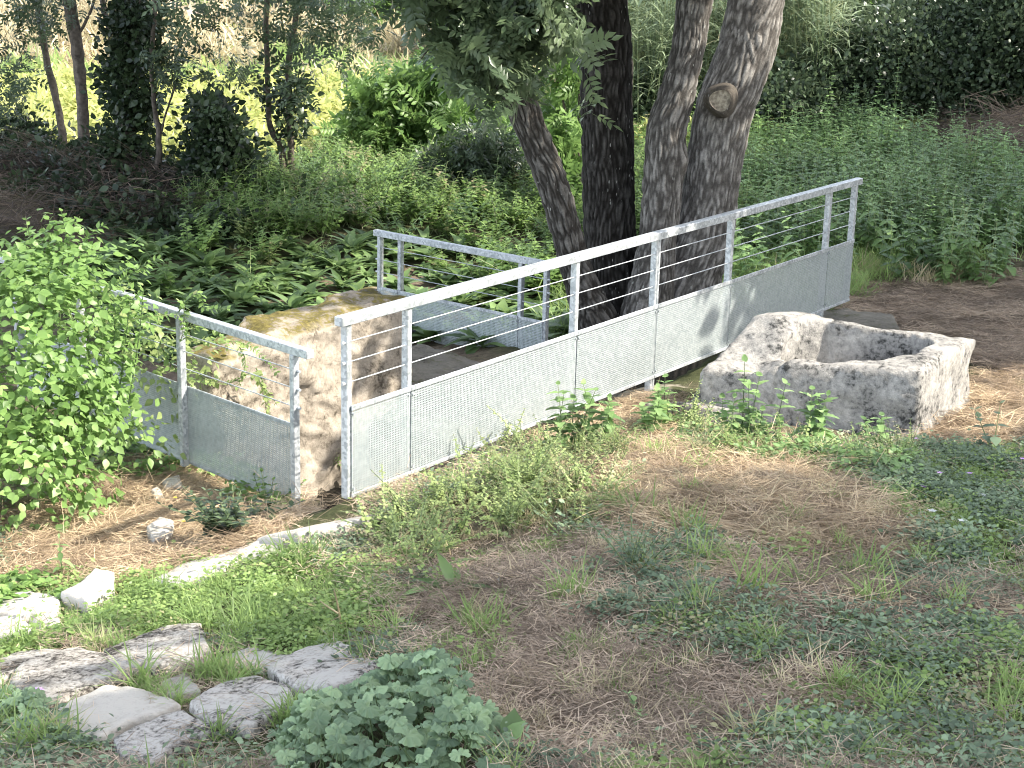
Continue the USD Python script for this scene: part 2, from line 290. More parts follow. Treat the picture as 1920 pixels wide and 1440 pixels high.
# zones of cover, as outlines on the ground
Z = {k: np.array(v, float).reshape(-1, 2) for k, v in {
    'lawn': [-20, 1095, 200, 1090, 420, 1045, 600, 1040, 700, 1075, 760, 1150, 690, 1230, 560, 1225, 380, 1195, 200, 1200, 0, 1275, -20, 1275],
    'weeds': [700, 1020, 800, 950, 950, 880, 1080, 825, 1200, 880, 1130, 960, 1000, 1040, 830, 1070, 720, 1080],
    'strawL': [-20, 960, 240, 870, 480, 900, 560, 1000, 300, 1075, 150, 1100, -20, 1110],
    'mound': [1130, 900, 1230, 800, 1320, 800, 1520, 850, 1700, 1000, 1700, 1060, 1400, 1010, 1200, 1010],
    'thatch': [1000, 1140, 1400, 1240, 1660, 1270, 1560, 1380, 1250, 1440, 930, 1440, 920, 1290],
    'thatch2': [1330, 1080, 1700, 1050, 1920, 1100, 1920, 1180, 1650, 1190, 1500, 1200],
    'greenR': [1560, 885, 1700, 860, 1940, 810, 1940, 1120, 1760, 1060, 1700, 1010],
    'greenR2': [1940, 1180, 1940, 1450, 1290, 1450, 1500, 1330, 1650, 1260, 1720, 1190],
    'stonesL': [-20, 1240, 380, 1190, 700, 1225, 740, 1290, 560, 1450, -20, 1450],
    'path': [1590, 500, 1700, 515, 1940, 515, 1940, 690, 1780, 640, 1600, 600],
    'dryR': [1760, 720, 1840, 690, 1940, 700, 1940, 820, 1700, 860],
    'ledge': [650, 950, 1080, 780, 1210, 725, 1300, 760, 1300, 810, 1080, 815, 800, 910],
    'stripR': [1400, 440, 1940, 440, 1940, 530, 1600, 530],
}.items()}
rng = np.random.default_rng(11)
def zone(P, name, jit=22, soft=.0):
    q = proj(P); j = np.stack([fbm(np.column_stack([P[:, :2] * 2.3, np.full(len(P), 5.)]), 3), fbm(np.column_stack([P[:, :2] * 2.3, np.full(len(P), 9.)]), 3)], 1) - .5
    return inpoly(q + j * jit * 6, Z[name])

xs = np.unique(np.r_[np.linspace(-70, -12, 30), np.linspace(-12, -4.2, 50), np.arange(-4.2, 5.2, .045), np.linspace(5.2, 14, 50), np.linspace(14, 70, 30)])
ys = np.unique(np.r_[np.linspace(-30, 4, 18), np.arange(4, 16.5, .045), np.linspace(16.5, 30, 90), np.linspace(30, 110, 60)])
X, Y = np.meshgrid(xs, ys, indexing='ij'); Zg = hz(X, Y)
V = np.stack([X, Y, Zg], -1).reshape(-1, 3)
i, j = np.meshgrid(np.arange(len(xs) - 1), np.arange(len(ys) - 1), indexing='ij'); a = i * len(ys) + j
F = np.stack([a, a + len(ys), a + len(ys) + 1, a + 1], -1).reshape(-1, 4)
SOIL, DUFF, GREEN, PALE = np.array([.18, .145, .11]), np.array([.24, .19, .135]), np.array([.075, .085, .04]), np.array([.40, .36, .29])
nn = fbm(np.column_stack([V[:, :2] * 1.1, np.zeros(len(V))]), 4)
T = SOIL + (GREEN - SOIL) * np.clip((nn - .35) * 4, 0, 1)[:, None]
vis = V[:, 1] > 4
for nm, c, k in (('strawL', DUFF, .9), ('mound', DUFF, .8), ('thatch', (SOIL + DUFF) / 2, .9), ('thatch2', (SOIL + DUFF) / 2, .9), ('path', SOIL * .95, 1.), ('dryR', DUFF, .9), ('ledge', PALE, .75), ('lawn', GREEN, .7), ('greenR', GREEN, .7), ('greenR2', GREEN, .6)):
    w = zone(V, nm) & vis & (np.abs(V[:, 0]) < 12) & (V[:, 1] < 30); T[w] = T[w] * (1 - k) + c * k
far = (V[:, 1] > 24) & (V[:, 0] < 6)
fn = fbm(np.column_stack([V[:, 0] * .25, V[:, 1] * .35, np.zeros(len(V))]), 3)
T[far] = (np.array([.30, .26, .15]) + (np.array([.20, .24, .07]) - np.array([.30, .26, .15])) * np.clip((fn - .4) * 5, 0, 1)[:, None])[far]
pk = far & (V[:, 1] > 40) & (V[:, 1] < 60); T[pk] = [.44, .36, .32]
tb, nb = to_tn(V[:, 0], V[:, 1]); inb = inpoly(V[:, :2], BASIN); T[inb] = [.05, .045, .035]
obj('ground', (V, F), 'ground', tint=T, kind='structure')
wq = np.array([tn(.1, .12, -1.5), tn(1.95, .12, -1.5), tn(1.95, 2.2, -1.5), tn(.5, 2.2, -1.5)])
obj('water', (wq, np.array([[0, 1, 2, 3]])), 'water', smooth=False, kind='structure')

# ------------------------------------------------------------------ railings
def railing(name, label, base, d, L, posts, wide, zt, zp, zb, cables, bays, over0=.07, over1=.07, feet=()):
    """base: point below first post at z 0; d direction; panel faces the side nv"""
    r = thing(name, label, 'railing', 'galvanised railings around the stone basin', base + UP * zb)
    nv = np.array([d[1], -d[0], 0.]); ax = np.array([d, nv, UP]); O = base + UP * zb
    B = lambda t, n, z, s: boxm(base + d * t + nv * n + UP * z - O, ax, s)
    obj('handrail', B((L + over1 - over0) / 2, .0, zt - .0275, (L + over0 + over1, .062, .055)), 'steel', r, smooth=False)
    for t, w in zip(posts, wide):
        b0 = zb if t not in feet else zb - .16
        if w > .05:      # two flat posts bolted back to back
            p = cat_([B(t - .016, -.008, (zt - .055 + b0) / 2, (.026, .05, zt - .055 - b0)), B(t + .016, -.008, (zt - .055 + b0) / 2, (.026, .05, zt - .055 - b0))])
        else:
            p = B(t, -.008, (zt - .055 + b0) / 2, (w, .05, zt - .055 - b0))
        obj('post', p, 'steel', r, smooth=False)
    for a, b in bays:
        z0, z1 = zb + .01, zp
        v, f = boxm(base + d * ((a + b) / 2) + nv * .024 + UP * (z0 + z1) / 2 - O, ax, (b - a - .012, .004, z1 - z0))
        f2 = np.arange(len(f) * 3).reshape(-1, 3); v2 = v[f.ravel()]; q = v2 + O - base
        obj('perforated_panel', (v2, f2), 'perforated', r, smooth=False, uv=np.stack([q @ d, q[:, 2]], 1))
        obj('panel_rim', B((a + b) / 2, .03, z1 - .012, (b - a - .006, .009, .03)), 'steel', r, smooth=False)
        obj('panel_rim', B((a + b) / 2, .03, z0 + .01, (b - a - .006, .009, .022)), 'steel', r, smooth=False)
    for zc in cables:
        P = [base + d * t + UP * zc - O for t in np.linspace(posts[0] - .03, posts[-1] + .03, 24)]
        c = obj('cable', tube(np.array(P), .0038, 6), 'steel', r)
        for t in (posts[0] - .032, posts[-1] + .032):
            obj('cable_end', tube(np.array([base + d * (t - .014) + UP * zc - O, base + d * (t + .014) + UP * zc - O]), .010, 8), 'steel', c, smooth=40)
    for k, (a, b) in enumerate(bays):
        for t in (a + .02, b - .02):
            for zc in (zb + .06, zp - .05):
                obj('bolt', tube(np.array([base + d * t + nv * .026 + UP * zc - O, base + d * t + nv * .034 + UP * zc - O]), .007, 6), 'steel', r, smooth=False)
    return r
TS = [0, .5375, 2.3066, 3.3426, 4.4428, 6.1446, 6.6477]
railing('railing', 'long pale galvanised railing with perforated panels running away beside the stone trough', P0, DV, 6.6477, TS, [.042, .042, .042, .07, .042, .042, .042], 1.10, .565, 0.0,
        [.70, .82, .94], list(zip(TS[:-1], TS[1:])), .075, .075, feet=(.5375, 3.3426, 6.1446))
LA, LB = at_z(553, 648, .67), at_z(165, 528, .67); LA[2] = LB[2] = 0
dl = LB - LA; LLn = np.linalg.norm(dl); dl = dl / LLn
tl2 = float((at_z(333, 583, .67) - LA)[:2] @ dl[:2])
# this railing's panel lies on the side away from its path, seen through its cables from the bank
railing('railing', 'shorter galvanised railing half swallowed by the bright green bush', LA, dl * np.array([1, 1, 0]), LLn + 1.2, [0, tl2, tl2 * 2.02, tl2 * 2.02 + .9], [.042] * 4, .67, .135, -.43,
        [.27, .39, .51], [(0, tl2), (tl2, tl2 * 2.02), (tl2 * 2.02, tl2 * 2.02 + .9)], .15, .1)
BA, BB = at_z(712, 432, .34), at_z(1025, 490, .34); BA[2] = BB[2] = 0
db = BB - BA; BL_ = np.linalg.norm(db); db = db / BL_
railing('railing', 'shaded grey galvanised railing across the far end of the basin', BA, db, BL_, [0, .26, BL_ - .28, BL_], [.042] * 4, .34, -.195, -.76, [-.06, .06, .18],
        [(0, .26), (.26, BL_ - .28), (BL_ - .28, BL_)], .06, .05)

# ------------------------------------------------------------------ stones
def blob(poly, zf, top, bot, h=.02, amp=.02, rnd=.05, seed=0):
    """a stone: footprint polygon (world xy), top height function or number, bottom, rounded and roughened"""
    poly = np.asarray(poly, float)[:, :2]; lo = np.r_[poly.min(0) - .05, bot]; hi = np.r_[poly.max(0) + .05, top + .1]
    g, org = grid(lo, hi, h)
    n = (fbm(g * 5 + seed * 13.7, 4) - .5)
    f = smax(polysd(g[..., :2], poly), g[..., 2] - (zf(g[..., 0], g[..., 1]) if callable(zf) else zf), rnd * .6)
    f = np.maximum(f + n * amp * 2.2 + (fbm(g * 22 + seed * 3.1, 2) - .5) * amp * .7, bot - g[..., 2])
    return surfnet(f, org, h)
STONE_PX = []
def ground_stone(name, px, label, mat_, rise=.05, depth=.12, group=None, h=.018, amp=.016, seed=0, tilt=(0, 0), cat='stone'):
    px = np.array(px, float).reshape(-1, 2)
    c = px.mean(0); px = c + (px - c) * 1.08; P = G(px[:, 0], px[:, 1]); C = P.mean(0)
    A = np.column_stack([P[:, :2] - C[:2], np.ones(len(P))]); sol = np.linalg.lstsq(A, P[:, 2], rcond=None)[0]
    rise = rise * .9; STONE_PX.append(px)
    zf = lambda x, y: sol[2] + rise + sol[0] * (x - C[0]) + sol[1] * (y - C[1])
    top = zf(P[:, 0], P[:, 1]).max(); bot = P[:, 2].min() - depth
    v, f = blob(P, zf, top, bot, h, amp, .04, seed)
    m = obj(name, (v - C, f), mat_, smooth=True)
    UsdGeom.Xformable(m).AddTranslateOp().Set(Gf.Vec3d(*map(float, C))); tag(m, label, cat, group)
    return m
SG = 'flat stones set in the grass'
for k, (px, lb, mt, rs) in enumerate([
    ([103, 1345, 140, 1330, 200, 1308, 270, 1305, 335, 1335, 300, 1352, 240, 1366, 190, 1395, 120, 1382], 'smooth cream flat stone without lichen, beside the left mallow', 'limestone', .05),
    ([220, 1400, 270, 1372, 335, 1352, 410, 1385, 330, 1415, 290, 1446, 235, 1446], 'lichen-spotted flat stone at the bottom edge below the cream stone', 'limestone_lichen', .05),
    ([365, 1335, 420, 1300, 480, 1288, 530, 1305, 548, 1332, 470, 1382, 400, 1374], 'lichen-spotted flat stone between the cream stone and the mallow clump', 'limestone_lichen', .06),
    ([510, 1275, 580, 1235, 640, 1228, 660, 1250, 708, 1267, 680, 1292, 620, 1312, 545, 1302], 'pale rounded stone just above the big mallow clump', 'limestone_lichen', .08),
    ([200, 1235, 330, 1190, 370, 1192, 395, 1243, 300, 1262, 225, 1258], 'grey flat stone with dark lichen on its upper edge, at the shade line', 'limestone_mossy', .06),
    ([20, 1290, 60, 1252, 150, 1232, 215, 1245, 242, 1270, 170, 1302, 90, 1325], 'dark mossy brown flat stone above the pink flower', 'limestone_mossy', .05),
    ([410, 1238, 470, 1222, 548, 1242, 530, 1264, 430, 1256], 'low lichened stone half sunk in grass left of the pale rounded stone', 'limestone_lichen', .03),
    ([308, 1288, 350, 1272, 374, 1300, 322, 1313], 'small sunken grey stone between tufts of grass', 'limestone_lichen', .03),
    ([-10, 1245, 40, 1228, 110, 1222, 150, 1232, 60, 1250, 0, 1290], 'pale stone with brown moss at the left frame edge', 'limestone_mossy', .03),
    ([120, 1142, 180, 1102, 212, 1105, 214, 1132, 165, 1155], 'knobbly white stone standing up at the end of the straw', 'limestone', .12),
    ([-10, 1140, 60, 1132, 112, 1140, 106, 1166, 30, 1178, -10, 1174], 'white broken stone with a green sprig on it at the left edge', 'limestone', .08),
    ([-10, 1180, 40, 1172, 62, 1196, 20, 1215, -10, 1214], 'white stone lowest of the broken stones at the left edge', 'limestone', .07),
    ([60, 1176, 96, 1163, 112, 1180, 78, 1196], 'small white stone between the broken stones at the left edge', 'limestone', .06)]):
    ground_stone('flat_stone' if k < 9 else 'broken_stone', px, lb, mt, rs, group=SG if k < 9 else 'broken white stones by the straw', seed=k)
for k, (px, lb, rs) in enumerate([([278, 1012, 300, 995, 326, 1000, 322, 1022, 290, 1034], 'bluish white stone beside the yellow-flowered herb', .10), ([284, 934, 298, 924, 307, 945, 292, 950], 'narrow white pebble in the straw left of the pair', .07),
                                  ([306, 916, 336, 905, 342, 926, 314, 930], 'rounded white pebble in the straw by the railing foot', .07), ([388, 946, 416, 940, 420, 952, 398, 957], 'flat pinkish pebble in the shadow near the railing', .05)]):
    ground_stone('pebble', px, lb, 'limestone', rs, group='white pebbles in the straw', seed=30 + k, h=.011, amp=.008)
ground_stone('rim_slab', [488, 1022, 540, 985, 600, 957, 655, 942, 705, 950, 692, 990, 620, 1014, 560, 1034], 'big pale rim slab at the near foot of the long railing', 'limestone', .04, .4, 'rim slabs of the basin', h=.022, seed=50, cat='slab')
ground_stone('rim_slab', [412, 1050, 490, 1020, 555, 1032, 500, 1054, 430, 1064], 'smaller pale rim slab continuing down to the grass', 'limestone', .04, .3, 'rim slabs of the basin', seed=51, cat='slab')
ground_stone('rim_slab', [296, 1098, 340, 1070, 415, 1052, 445, 1064, 400, 1088, 330, 1108], 'low pale rim slab half buried at the edge of lawn and straw', 'limestone', .05, .25, 'rim slabs of the basin', seed=57, cat='slab')
ground_stone('footing_stone', [1170, 752, 1215, 715, 1262, 722, 1300, 752, 1296, 786, 1230, 778], 'weathered footing stone under the railing beside the trough', 'limestone_mossy', .05, .2, seed=53, cat='slab')
ground_stone('footing_stone', [1520, 598, 1590, 590, 1670, 602, 1680, 625, 1600, 628, 1530, 618], 'mossy footing stone behind the trough at the far railing end', 'slab_stone', .06, .2, seed=54, cat='slab')

# the basin's masonry wall behind the railings, in courses of big blocks
w = thing('basin_wall', 'rough beige masonry wall with yellow moss on top, behind the left railing', 'wall', loc=tn(.9, 2.12, -1.05))
wl = tn(.9, 2.12, -1.05)
lo, hi = np.array([.98, 0, -1.1]), np.array([3.12, .42, .30]); g, org = grid(lo - .1, hi + .1, .026); c = (lo + hi) / 2
dn = (fbm(g * np.array([2.2, 2.2, 3]) + 40, 5) - .5) * .20 + (fbm(g * 11 + 2, 3) - .5) * .075
for zj in (-.62, -.18): dn += .012 * np.exp(-((g[..., 2] - zj - .05 * np.sin(g[..., 0] * 2.3)) / .014) ** 2)          # faint bed joints
for tj, za, zb_ in ((1.25, -.62, -.18), (2.25, -.62, -.18), (1.75, -.18, .3), (2.62, -.18, .3), (2.0, -1.1, -.62)): dn += .010 * np.exp(-((g[..., 0] - tj) / .012) ** 2) * (g[..., 2] > za) * (g[..., 2] < zb_)
gg = g.copy(); gg[..., 1] -= np.where(g[..., 1] < .2, dn, -dn); gg[..., 2] += .10 * np.clip(1.7 - g[..., 0], 0, 1.1) + dn * .7 + .05 * np.clip((.1 - g[..., 1]) / .1, 0, 1); gg[..., 0] += dn
q = np.abs(gg - c) - (hi - lo) / 2 + .03
f = np.linalg.norm(np.maximum(q, 0), axis=-1) + np.minimum(q.max(-1), 0) - .03
v, fc = surfnet(f, org, .026); v = P0 + v[:, :1] * DV + (v[:, 1:2] + 2.10) * NV + v[:, 2:] * UP - wl
obj('wall_body', (v, fc), 'wall_stone', w)
def tnpoly(a): return np.array([tn(t, n)[:2] for t, n in a])
for k, (pl, zt, zb, lb, mt) in enumerate([([(3.05, 1.0), (4.1, 1.2), (4.2, 2.9), (3.2, 2.9)], -.42, -.9, 'grey ledge slab inside the basin below the back railing', 'slab_stone'),
                                          ([(2.5, .5), (3.02, .7), (3.05, 2.12), (2.6, 2.1)], -.56, -1.1, 'lower dark slab inside the basin behind the long railing', 'slab_stone'),
                                          ([(4.15, .6), (4.75, .6), (4.8, 3.0), (4.25, 2.9)], -.62, -1., 'far mossy slab at the foot of the back railing', 'slab_stone')]):
    pl = tnpoly(pl); C = np.r_[pl.mean(0), zb]; v, f = blob(pl, zt, zt, zb, .03, .03, .06, 60 + k)
    m = obj('basin_slab', (v - C, f), mt); UsdGeom.Xformable(m).AddTranslateOp().Set(Gf.Vec3d(*map(float, C))); tag(m, lb, 'slab', 'slabs inside the basin')
bc = BA + db * .15 + NV * .25; g, org = grid(np.array([-.35, -.35, -.9]), np.array([.35, .35, .15]), .03)
f = np.linalg.norm(g * [1 / .32, 1 / .28, 1] - [0, 0, -.35], axis=-1) - 1; f = f * .3; f = np.maximum(np.linalg.norm(g[..., :2], axis=-1) - .3, np.linalg.norm(g - [0, 0, -.15], axis=-1) - .34) + (fbm(g * 6, 3) - .5) * .05
v, fc = surfnet(f, org, .03); m = obj('round_stone', (v, fc), 'wall_stone'); UsdGeom.Xformable(m).AddTranslateOp().Set(Gf.Vec3d(*map(float, bc + UP * -.42))); tag(m, 'round-topped stone seen through the back railing panel', 'stone')

# trough
def quad_uv(x, y, Q):
    a = np.full(x.shape, .5); b = np.full(x.shape, .5)
    for _ in range(12):
        p = [(1 - a) * (1 - b) * Q[0][k] + a * (1 - b) * Q[1][k] + a * b * Q[2][k] + (1 - a) * b * Q[3][k] for k in (0, 1)]
        da = [(1 - b) * (Q[1][k] - Q[0][k]) + b * (Q[2][k] - Q[3][k]) for k in (0, 1)]; dbb = [(1 - a) * (Q[3][k] - Q[0][k]) + a * (Q[2][k] - Q[1][k]) for k in (0, 1)]
        rx, ry = x - p[0], y - p[1]; det = da[0] * dbb[1] - da[1] * dbb[0]
        a = np.clip(a + (rx * dbb[1] - ry * dbb[0]) / det, -.5, 1.5); b = np.clip(b + (da[0] * ry - da[1] * rx) / det, -.5, 1.5)
    return a, b
TQ = np.array([[1.27, 11.07], [2.72, 10.68], [3.32, 11.56], [1.80, 11.85]])
g, org = grid(np.r_[TQ.min(0) - .08, -.3], np.r_[TQ.max(0) + .08, .75], .021)
a, b = quad_uv(g[..., 0], g[..., 1], TQ)
from scipy.interpolate import LinearNDInterpolator
hp = np.array([(0, 0, .31), (.12, 0, .30), (.2, .0, .33), (.25, .1, .27), (.33, .05, .38), (.42, .1, .41), (.55, .1, .40), (.75, .05, .42), (1, 0, .44), (1, .5, .46), (1, 1, .46), (.8, 1, .48), (.6, 1, .49), (.42, 1, .51), (.3, 1, .53), (.2, .97, .56), (.05, .9, .55), (0, .75, .55), (0, .5, .44), (.02, .25, .335),
               (.15, .12, .30), (.14, .7, .58), (.24, .5, .50), (.2, .3, .33), (.9, .5, .46), (.6, .9, .49), (.5, .5, .4), (-.3, -.3, .3), (1.3, -.3, .39), (1.3, 1.3, .4), (-.3, 1.3, .6)])
top = LinearNDInterpolator(hp[:, :2], hp[:, 2])(a, b); top = np.nan_to_num(top, nan=.4)
n3 = fbm(g * 4.2, 4) - .5
wid = np.where(g[..., 2] < .02, .0, 0)
body = smax(polysd(g[..., :2], TQ) + .015 - .05 * np.clip(-g[..., 2] + .02, 0, .1) / .1, g[..., 2] - top, .06)
bas = np.array([(.30, .30), (.34, .20), (.45, .17), (.62, .18), (.78, .24), (.86, .42), (.87, .70), (.80, .84), (.55, .86), (.34, .84), (.27, .7), (.26, .45)])
bd = polysd(np.stack([a * 1.5, b * 1.15], -1), bas * [1.5, 1.15])
cav = smax(bd, .04 - g[..., 2] + .02, .05)
f = np.maximum(body, -cav) + n3 * .055 + (fbm(g * 17, 3) - .5) * .022
# carved vertical grooves and tool marks
f += .018 * np.exp(-((a - .36) / .012) ** 2) + .016 * np.exp(-((b - .45) / .014) ** 2) * (a > .9) + .05 * np.exp(-(((a - .06) / .03) ** 2 + ((b - .45) / .05) ** 2)) * (g[..., 2] > .42)
f = np.maximum(f, -.28 - g[..., 2])
v, fc = surfnet(f, org, .021); C = np.r_[TQ.mean(0), -.1]
t_ = thing('stone_trough', 'old weathered limestone trough with broken front rim beside the railing', 'trough', loc=C)
obj('basin_body', (v - C, fc), 'trough_stone', t_)
ll = np.array([TQ[0] + [-.10, -.05], TQ[0] + [.10, -.10], TQ[1] * .3 + TQ[0] * .7 + [0, -.03], TQ[0] + [.3, .3], TQ[0] + [.05, .4]])
v, fc = blob(ll, .06, .06, -.3, .022, .03, .05, 77); obj('base_lip', (v - C, fc), 'trough_stone', t_)

# ------------------------------------------------------------------ leaf templates and plant builders
def leafT(widths, fold=.15, droop=.15, bumpy=0):
    n = len(widths); y = np.linspace(0, 1, n); V, Fc = [], []
    for k in range(n):
        z = -droop * y[k] ** 2
        V += [(-widths[k], y[k], z + fold * widths[k]), (0, y[k], z), (widths[k], y[k], z + fold * widths[k])]
    for k in range(n - 1):
        for c in (0, 1):
            a_ = k * 3 + c; Fc.append((a_, a_ + 1, a_ + 4, a_ + 3))
    return np.array(V, float), tri(np.array(Fc))
OVAL = leafT([.02, .25, .33, .27, .12, .0]); OVAL3 = leafT([.03, .32, .26, 0]); LANCE = leafT([.02, .12, .17, .16, .12, .06, 0], .3, .35); BLADE = leafT([.02, .025, .018, 0], .3, .35)
SERR = leafT([.03, .30, .27, .33, .22, .26, .14, .15, 0], .2, .3); LEAFLET = leafT([.02, .17, .2, .1, 0], .2, .1)
def lobedT(lobes=7, r=.5, seed=0):
    th = np.linspace(-PI * .82, PI * .82, lobes * 4 + 1); rad = r * (.86 + .14 * np.cos((th / (PI * .82) * lobes) * PI + (PI if lobes % 2 == 0 else 0))) * (1 - .1 * np.abs(th) / PI)
    rad = r * (.78 + .22 * np.abs(np.cos(th / (PI * .82) * lobes * PI / 2 + (0 if lobes % 2 == 0 else PI / 2 * 0))) ** .6) * (1 - .1 * np.abs(th) / PI)
    ring = np.stack([np.sin(th) * rad, r * .2 + np.cos(th) * rad, .10 * np.cos(th / (PI * .82) * lobes * PI) * r - .16 * rad], 1)
    mid = ring * [.55, .55, .0] + [0, r * .09, 0] ; mid[:, 2] = .14 * np.cos(th / (PI * .82) * lobes * PI) * r + .03
    V = np.vstack([[[0, r * .15, -.04]], mid, ring]); n = len(th); Fc = []
    for k in range(n - 1): Fc += [(0, 1 + k + 1, 1 + k), (1 + k, 2 + k, 1 + n + k), (2 + k, 2 + n + k, 1 + n + k)]
    return V, np.array(Fc)
MALLOW = lobedT()
def place(Tm, P, D, N, L, W=None):
    P, D, N = np.atleast_2d(P), norm(np.atleast_2d(D)), np.atleast_2d(N); L = np.broadcast_to(L, (len(P),)); W = L if W is None else np.broadcast_to(W, (len(P),))
    Xa = np.cross(D, N); Xa = norm(np.where(np.linalg.norm(Xa, axis=1, keepdims=True) < 1e-3, [[1., .1, 0]], Xa)); Za = np.cross(Xa, D)
    tv, tf = Tm
    V = P[:, None] + tv[None, :, :1] * (W[:, None, None] * Xa[:, None]) + tv[None, :, 1:2] * (L[:, None, None] * D[:, None]) + tv[None, :, 2:] * (L[:, None, None] * Za[:, None])
    return V        # (n, k, 3)
def merge(Vn, tf): n, k, _ = Vn.shape; return Vn.reshape(-1, 3), (tf[None] + (np.arange(n) * k)[:, None, None]).reshape(-1, 3)
def rdir(r, n, zlo=-1., zhi=1.):
    z = r.uniform(zlo, zhi, n); a_ = r.uniform(0, 2 * PI, n); s = np.sqrt(np.maximum(0, 1 - z * z)); return np.stack([s * np.cos(a_), s * np.sin(a_), z], 1)
def leaf_parts(root, loc, Vn, tf, m, limit=300, rest='foliage', name='leaf'):
    """leaves nearest to the camera as parts of their own, the rest as one part"""
    q = np.linalg.norm(Vn.mean(1) - EYE, axis=1); o = np.argsort(q); Vn = Vn[o]
    vis_ = proj(Vn.mean(1)); inf = (vis_[:, 0] > -10) & (vis_[:, 0] < 1930) & (vis_[:, 1] > -10) & (vis_[:, 1] < 1450)
    sel = np.nonzero(inf)[0][:limit]; mask = np.zeros(len(Vn), bool); mask[sel] = True
    for k in sel: obj(name, (Vn[k] - loc, tf), m, root)
    if (~mask).any(): obj(rest, merge(Vn[~mask] - loc, tf), m, root, kind='stuff')
def scatter(name, protos, P, rng_, smin=.8, smax=1.2, tilt=.15, yaw=None, parent=None, idx=None, label=None, cat=None, nrm=None, S=None, quat=None):
    """a PointInstancer: protos = list of lists of ((V, F), material)"""
    P = np.asarray(P, float); n = len(P); path = numbered(str(parent.GetPath()) if parent else '/World', name)
    pi = UsdGeom.PointInstancer.Define(stage, path); tg = []
    for k, pr in enumerate(protos):
        x = UsdGeom.Xform.Define(stage, f'{path}/kind_{k:03d}'); tg.append(x.GetPath())
        for q, (me, mt) in enumerate(pr): usdkit.mesh(stage, f'{path}/kind_{k:03d}/piece_{q:03d}', me, M[mt], smooth=True)
    pi.CreatePrototypesRel().SetTargets(tg)
    pi.CreateProtoIndicesAttr(Vt.IntArray.FromNumpy((rng_.integers(0, len(protos), n) if idx is None else np.asarray(idx)).astype(np.int32)))
    pi.CreatePositionsAttr(Vt.Vec3fArray.FromNumpy(P.astype(np.float32)))
    if quat is None:
        ya = rng_.uniform(0, 2 * PI, n) if yaw is None else yaw; tx, ty = rng_.normal(0, tilt, n), rng_.normal(0, tilt, n)
        cy, sy = np.cos(ya / 2), np.sin(ya / 2); ang = np.hypot(tx, ty); sa = np.sin(ang / 2) / np.maximum(ang, 1e-6); cw = np.cos(ang / 2)
        ax, ay = tx * sa, ty * sa     # tilt * yaw
        quat = np.stack([cw * cy, ax * cy + ay * sy, ay * cy - ax * sy, cw * sy], 1)
    pi.CreateOrientationsAttr(Vt.QuathArray([Gf.Quath(float(a_), float(b_), float(c_), float(d_)) for a_, b_, c_, d_ in quat]))
    s = rng_.uniform(smin, smax, n) if S is None else S
    pi.CreateScalesAttr(Vt.Vec3fArray.FromNumpy(np.repeat(s[:, None], 3, 1).astype(np.float32)))
    return tag(pi.GetPrim(), label, cat, kind='stuff')

# -- prototypes
def tuft(r, n, h, spread, w=.006, T_=BLADE, lean=.35):
    P = np.column_stack([r.normal(0, spread, (n, 2)), np.zeros(n)]); D = norm(np.column_stack([r.normal(0, lean, (n, 2)), np.ones(n)])); L = h * r.uniform(.5, 1.1, n)
    N = norm(np.column_stack([-D[:, :2] * 3 + r.normal(0, .4, (n, 2)), np.full(n, .3)]))
    return merge(place(T_, P, D, N, L, np.full(n, w / .025)), T_[1])
def strawbed(r, n, R, lmin=.04, lmax=.17, w=.0014, z=.03):
    P = np.column_stack([r.normal(0, R * .6, (n, 2)), r.uniform(.003, z, n)]); a_ = r.uniform(0, 2 * PI, n); D = np.column_stack([np.cos(a_), np.sin(a_), r.normal(.02, .12, n)])
    L = r.uniform(lmin, lmax, n); N = norm(np.column_stack([r.normal(0, .5, (n, 2)), np.ones(n)]))
    return merge(place(leafT([.02, .025, .022, .012], .2, r.uniform(-.1, .2)), P, D, N, L, np.full(n, w / .025)), leafT([1, 1, 1, 1])[1])
def creeper(r, n, R, ls=.022, z=.05, T_=OVAL3):
    P = np.column_stack([r.normal(0, R * .55, (n, 2)), r.uniform(.004, z, n)]); D = rdir(r, n, -.1, .6); N = norm(np.column_stack([r.normal(0, .45, (n, 2)), np.ones(n)]))
    return merge(place(T_, P, D, N, ls * r.uniform(.6, 1.3, n)), T_[1])
def herb(r, h, stems, leaf, ln, pairs, T_=OVAL3, spread=.5, mt='leaf_herb', up=True, stem_mat='stem', base=.04):
    S_, Lf = [], []
    for _ in range(stems):
        b0 = np.r_[r.normal(0, base, 2), 0]; d = np.r_[r.normal(0, spread, 2), 1]; hh = h * r.uniform(.6, 1.05)
        s = np.linspace(0, 1, 7)[:, None]; pts = b0 + d * hh * s + np.r_[r.normal(0, .2, 2), -.25 * np.hypot(*d[:2])] * hh * s ** 2
        S_.append(tube(pts, np.linspace(.004, .0015, 7) * (h / .4 + .3), 3, False))
        for k in range(pairs):
            u = (.18 + .82 * (k + r.uniform(0, .6)) / pairs) * 6; i0 = min(int(u), 5); p = pts[i0] + (pts[i0 + 1] - pts[i0]) * (u - i0); a0 = k * PI / 2 + r.uniform(-.4, .4)
            sz = ln * (1.15 - .75 * (u / 6) ** 2) * r.uniform(.75, 1.2)
            for q in (0, PI):
                D = np.array([math.cos(a0 + q), math.sin(a0 + q), r.uniform(-.25, .5)]); Lf.append(place(T_, p, D, UP, sz)[0])
    return [(cat_(S_), stem_mat), (merge(np.array(Lf), T_[1]), mt)]
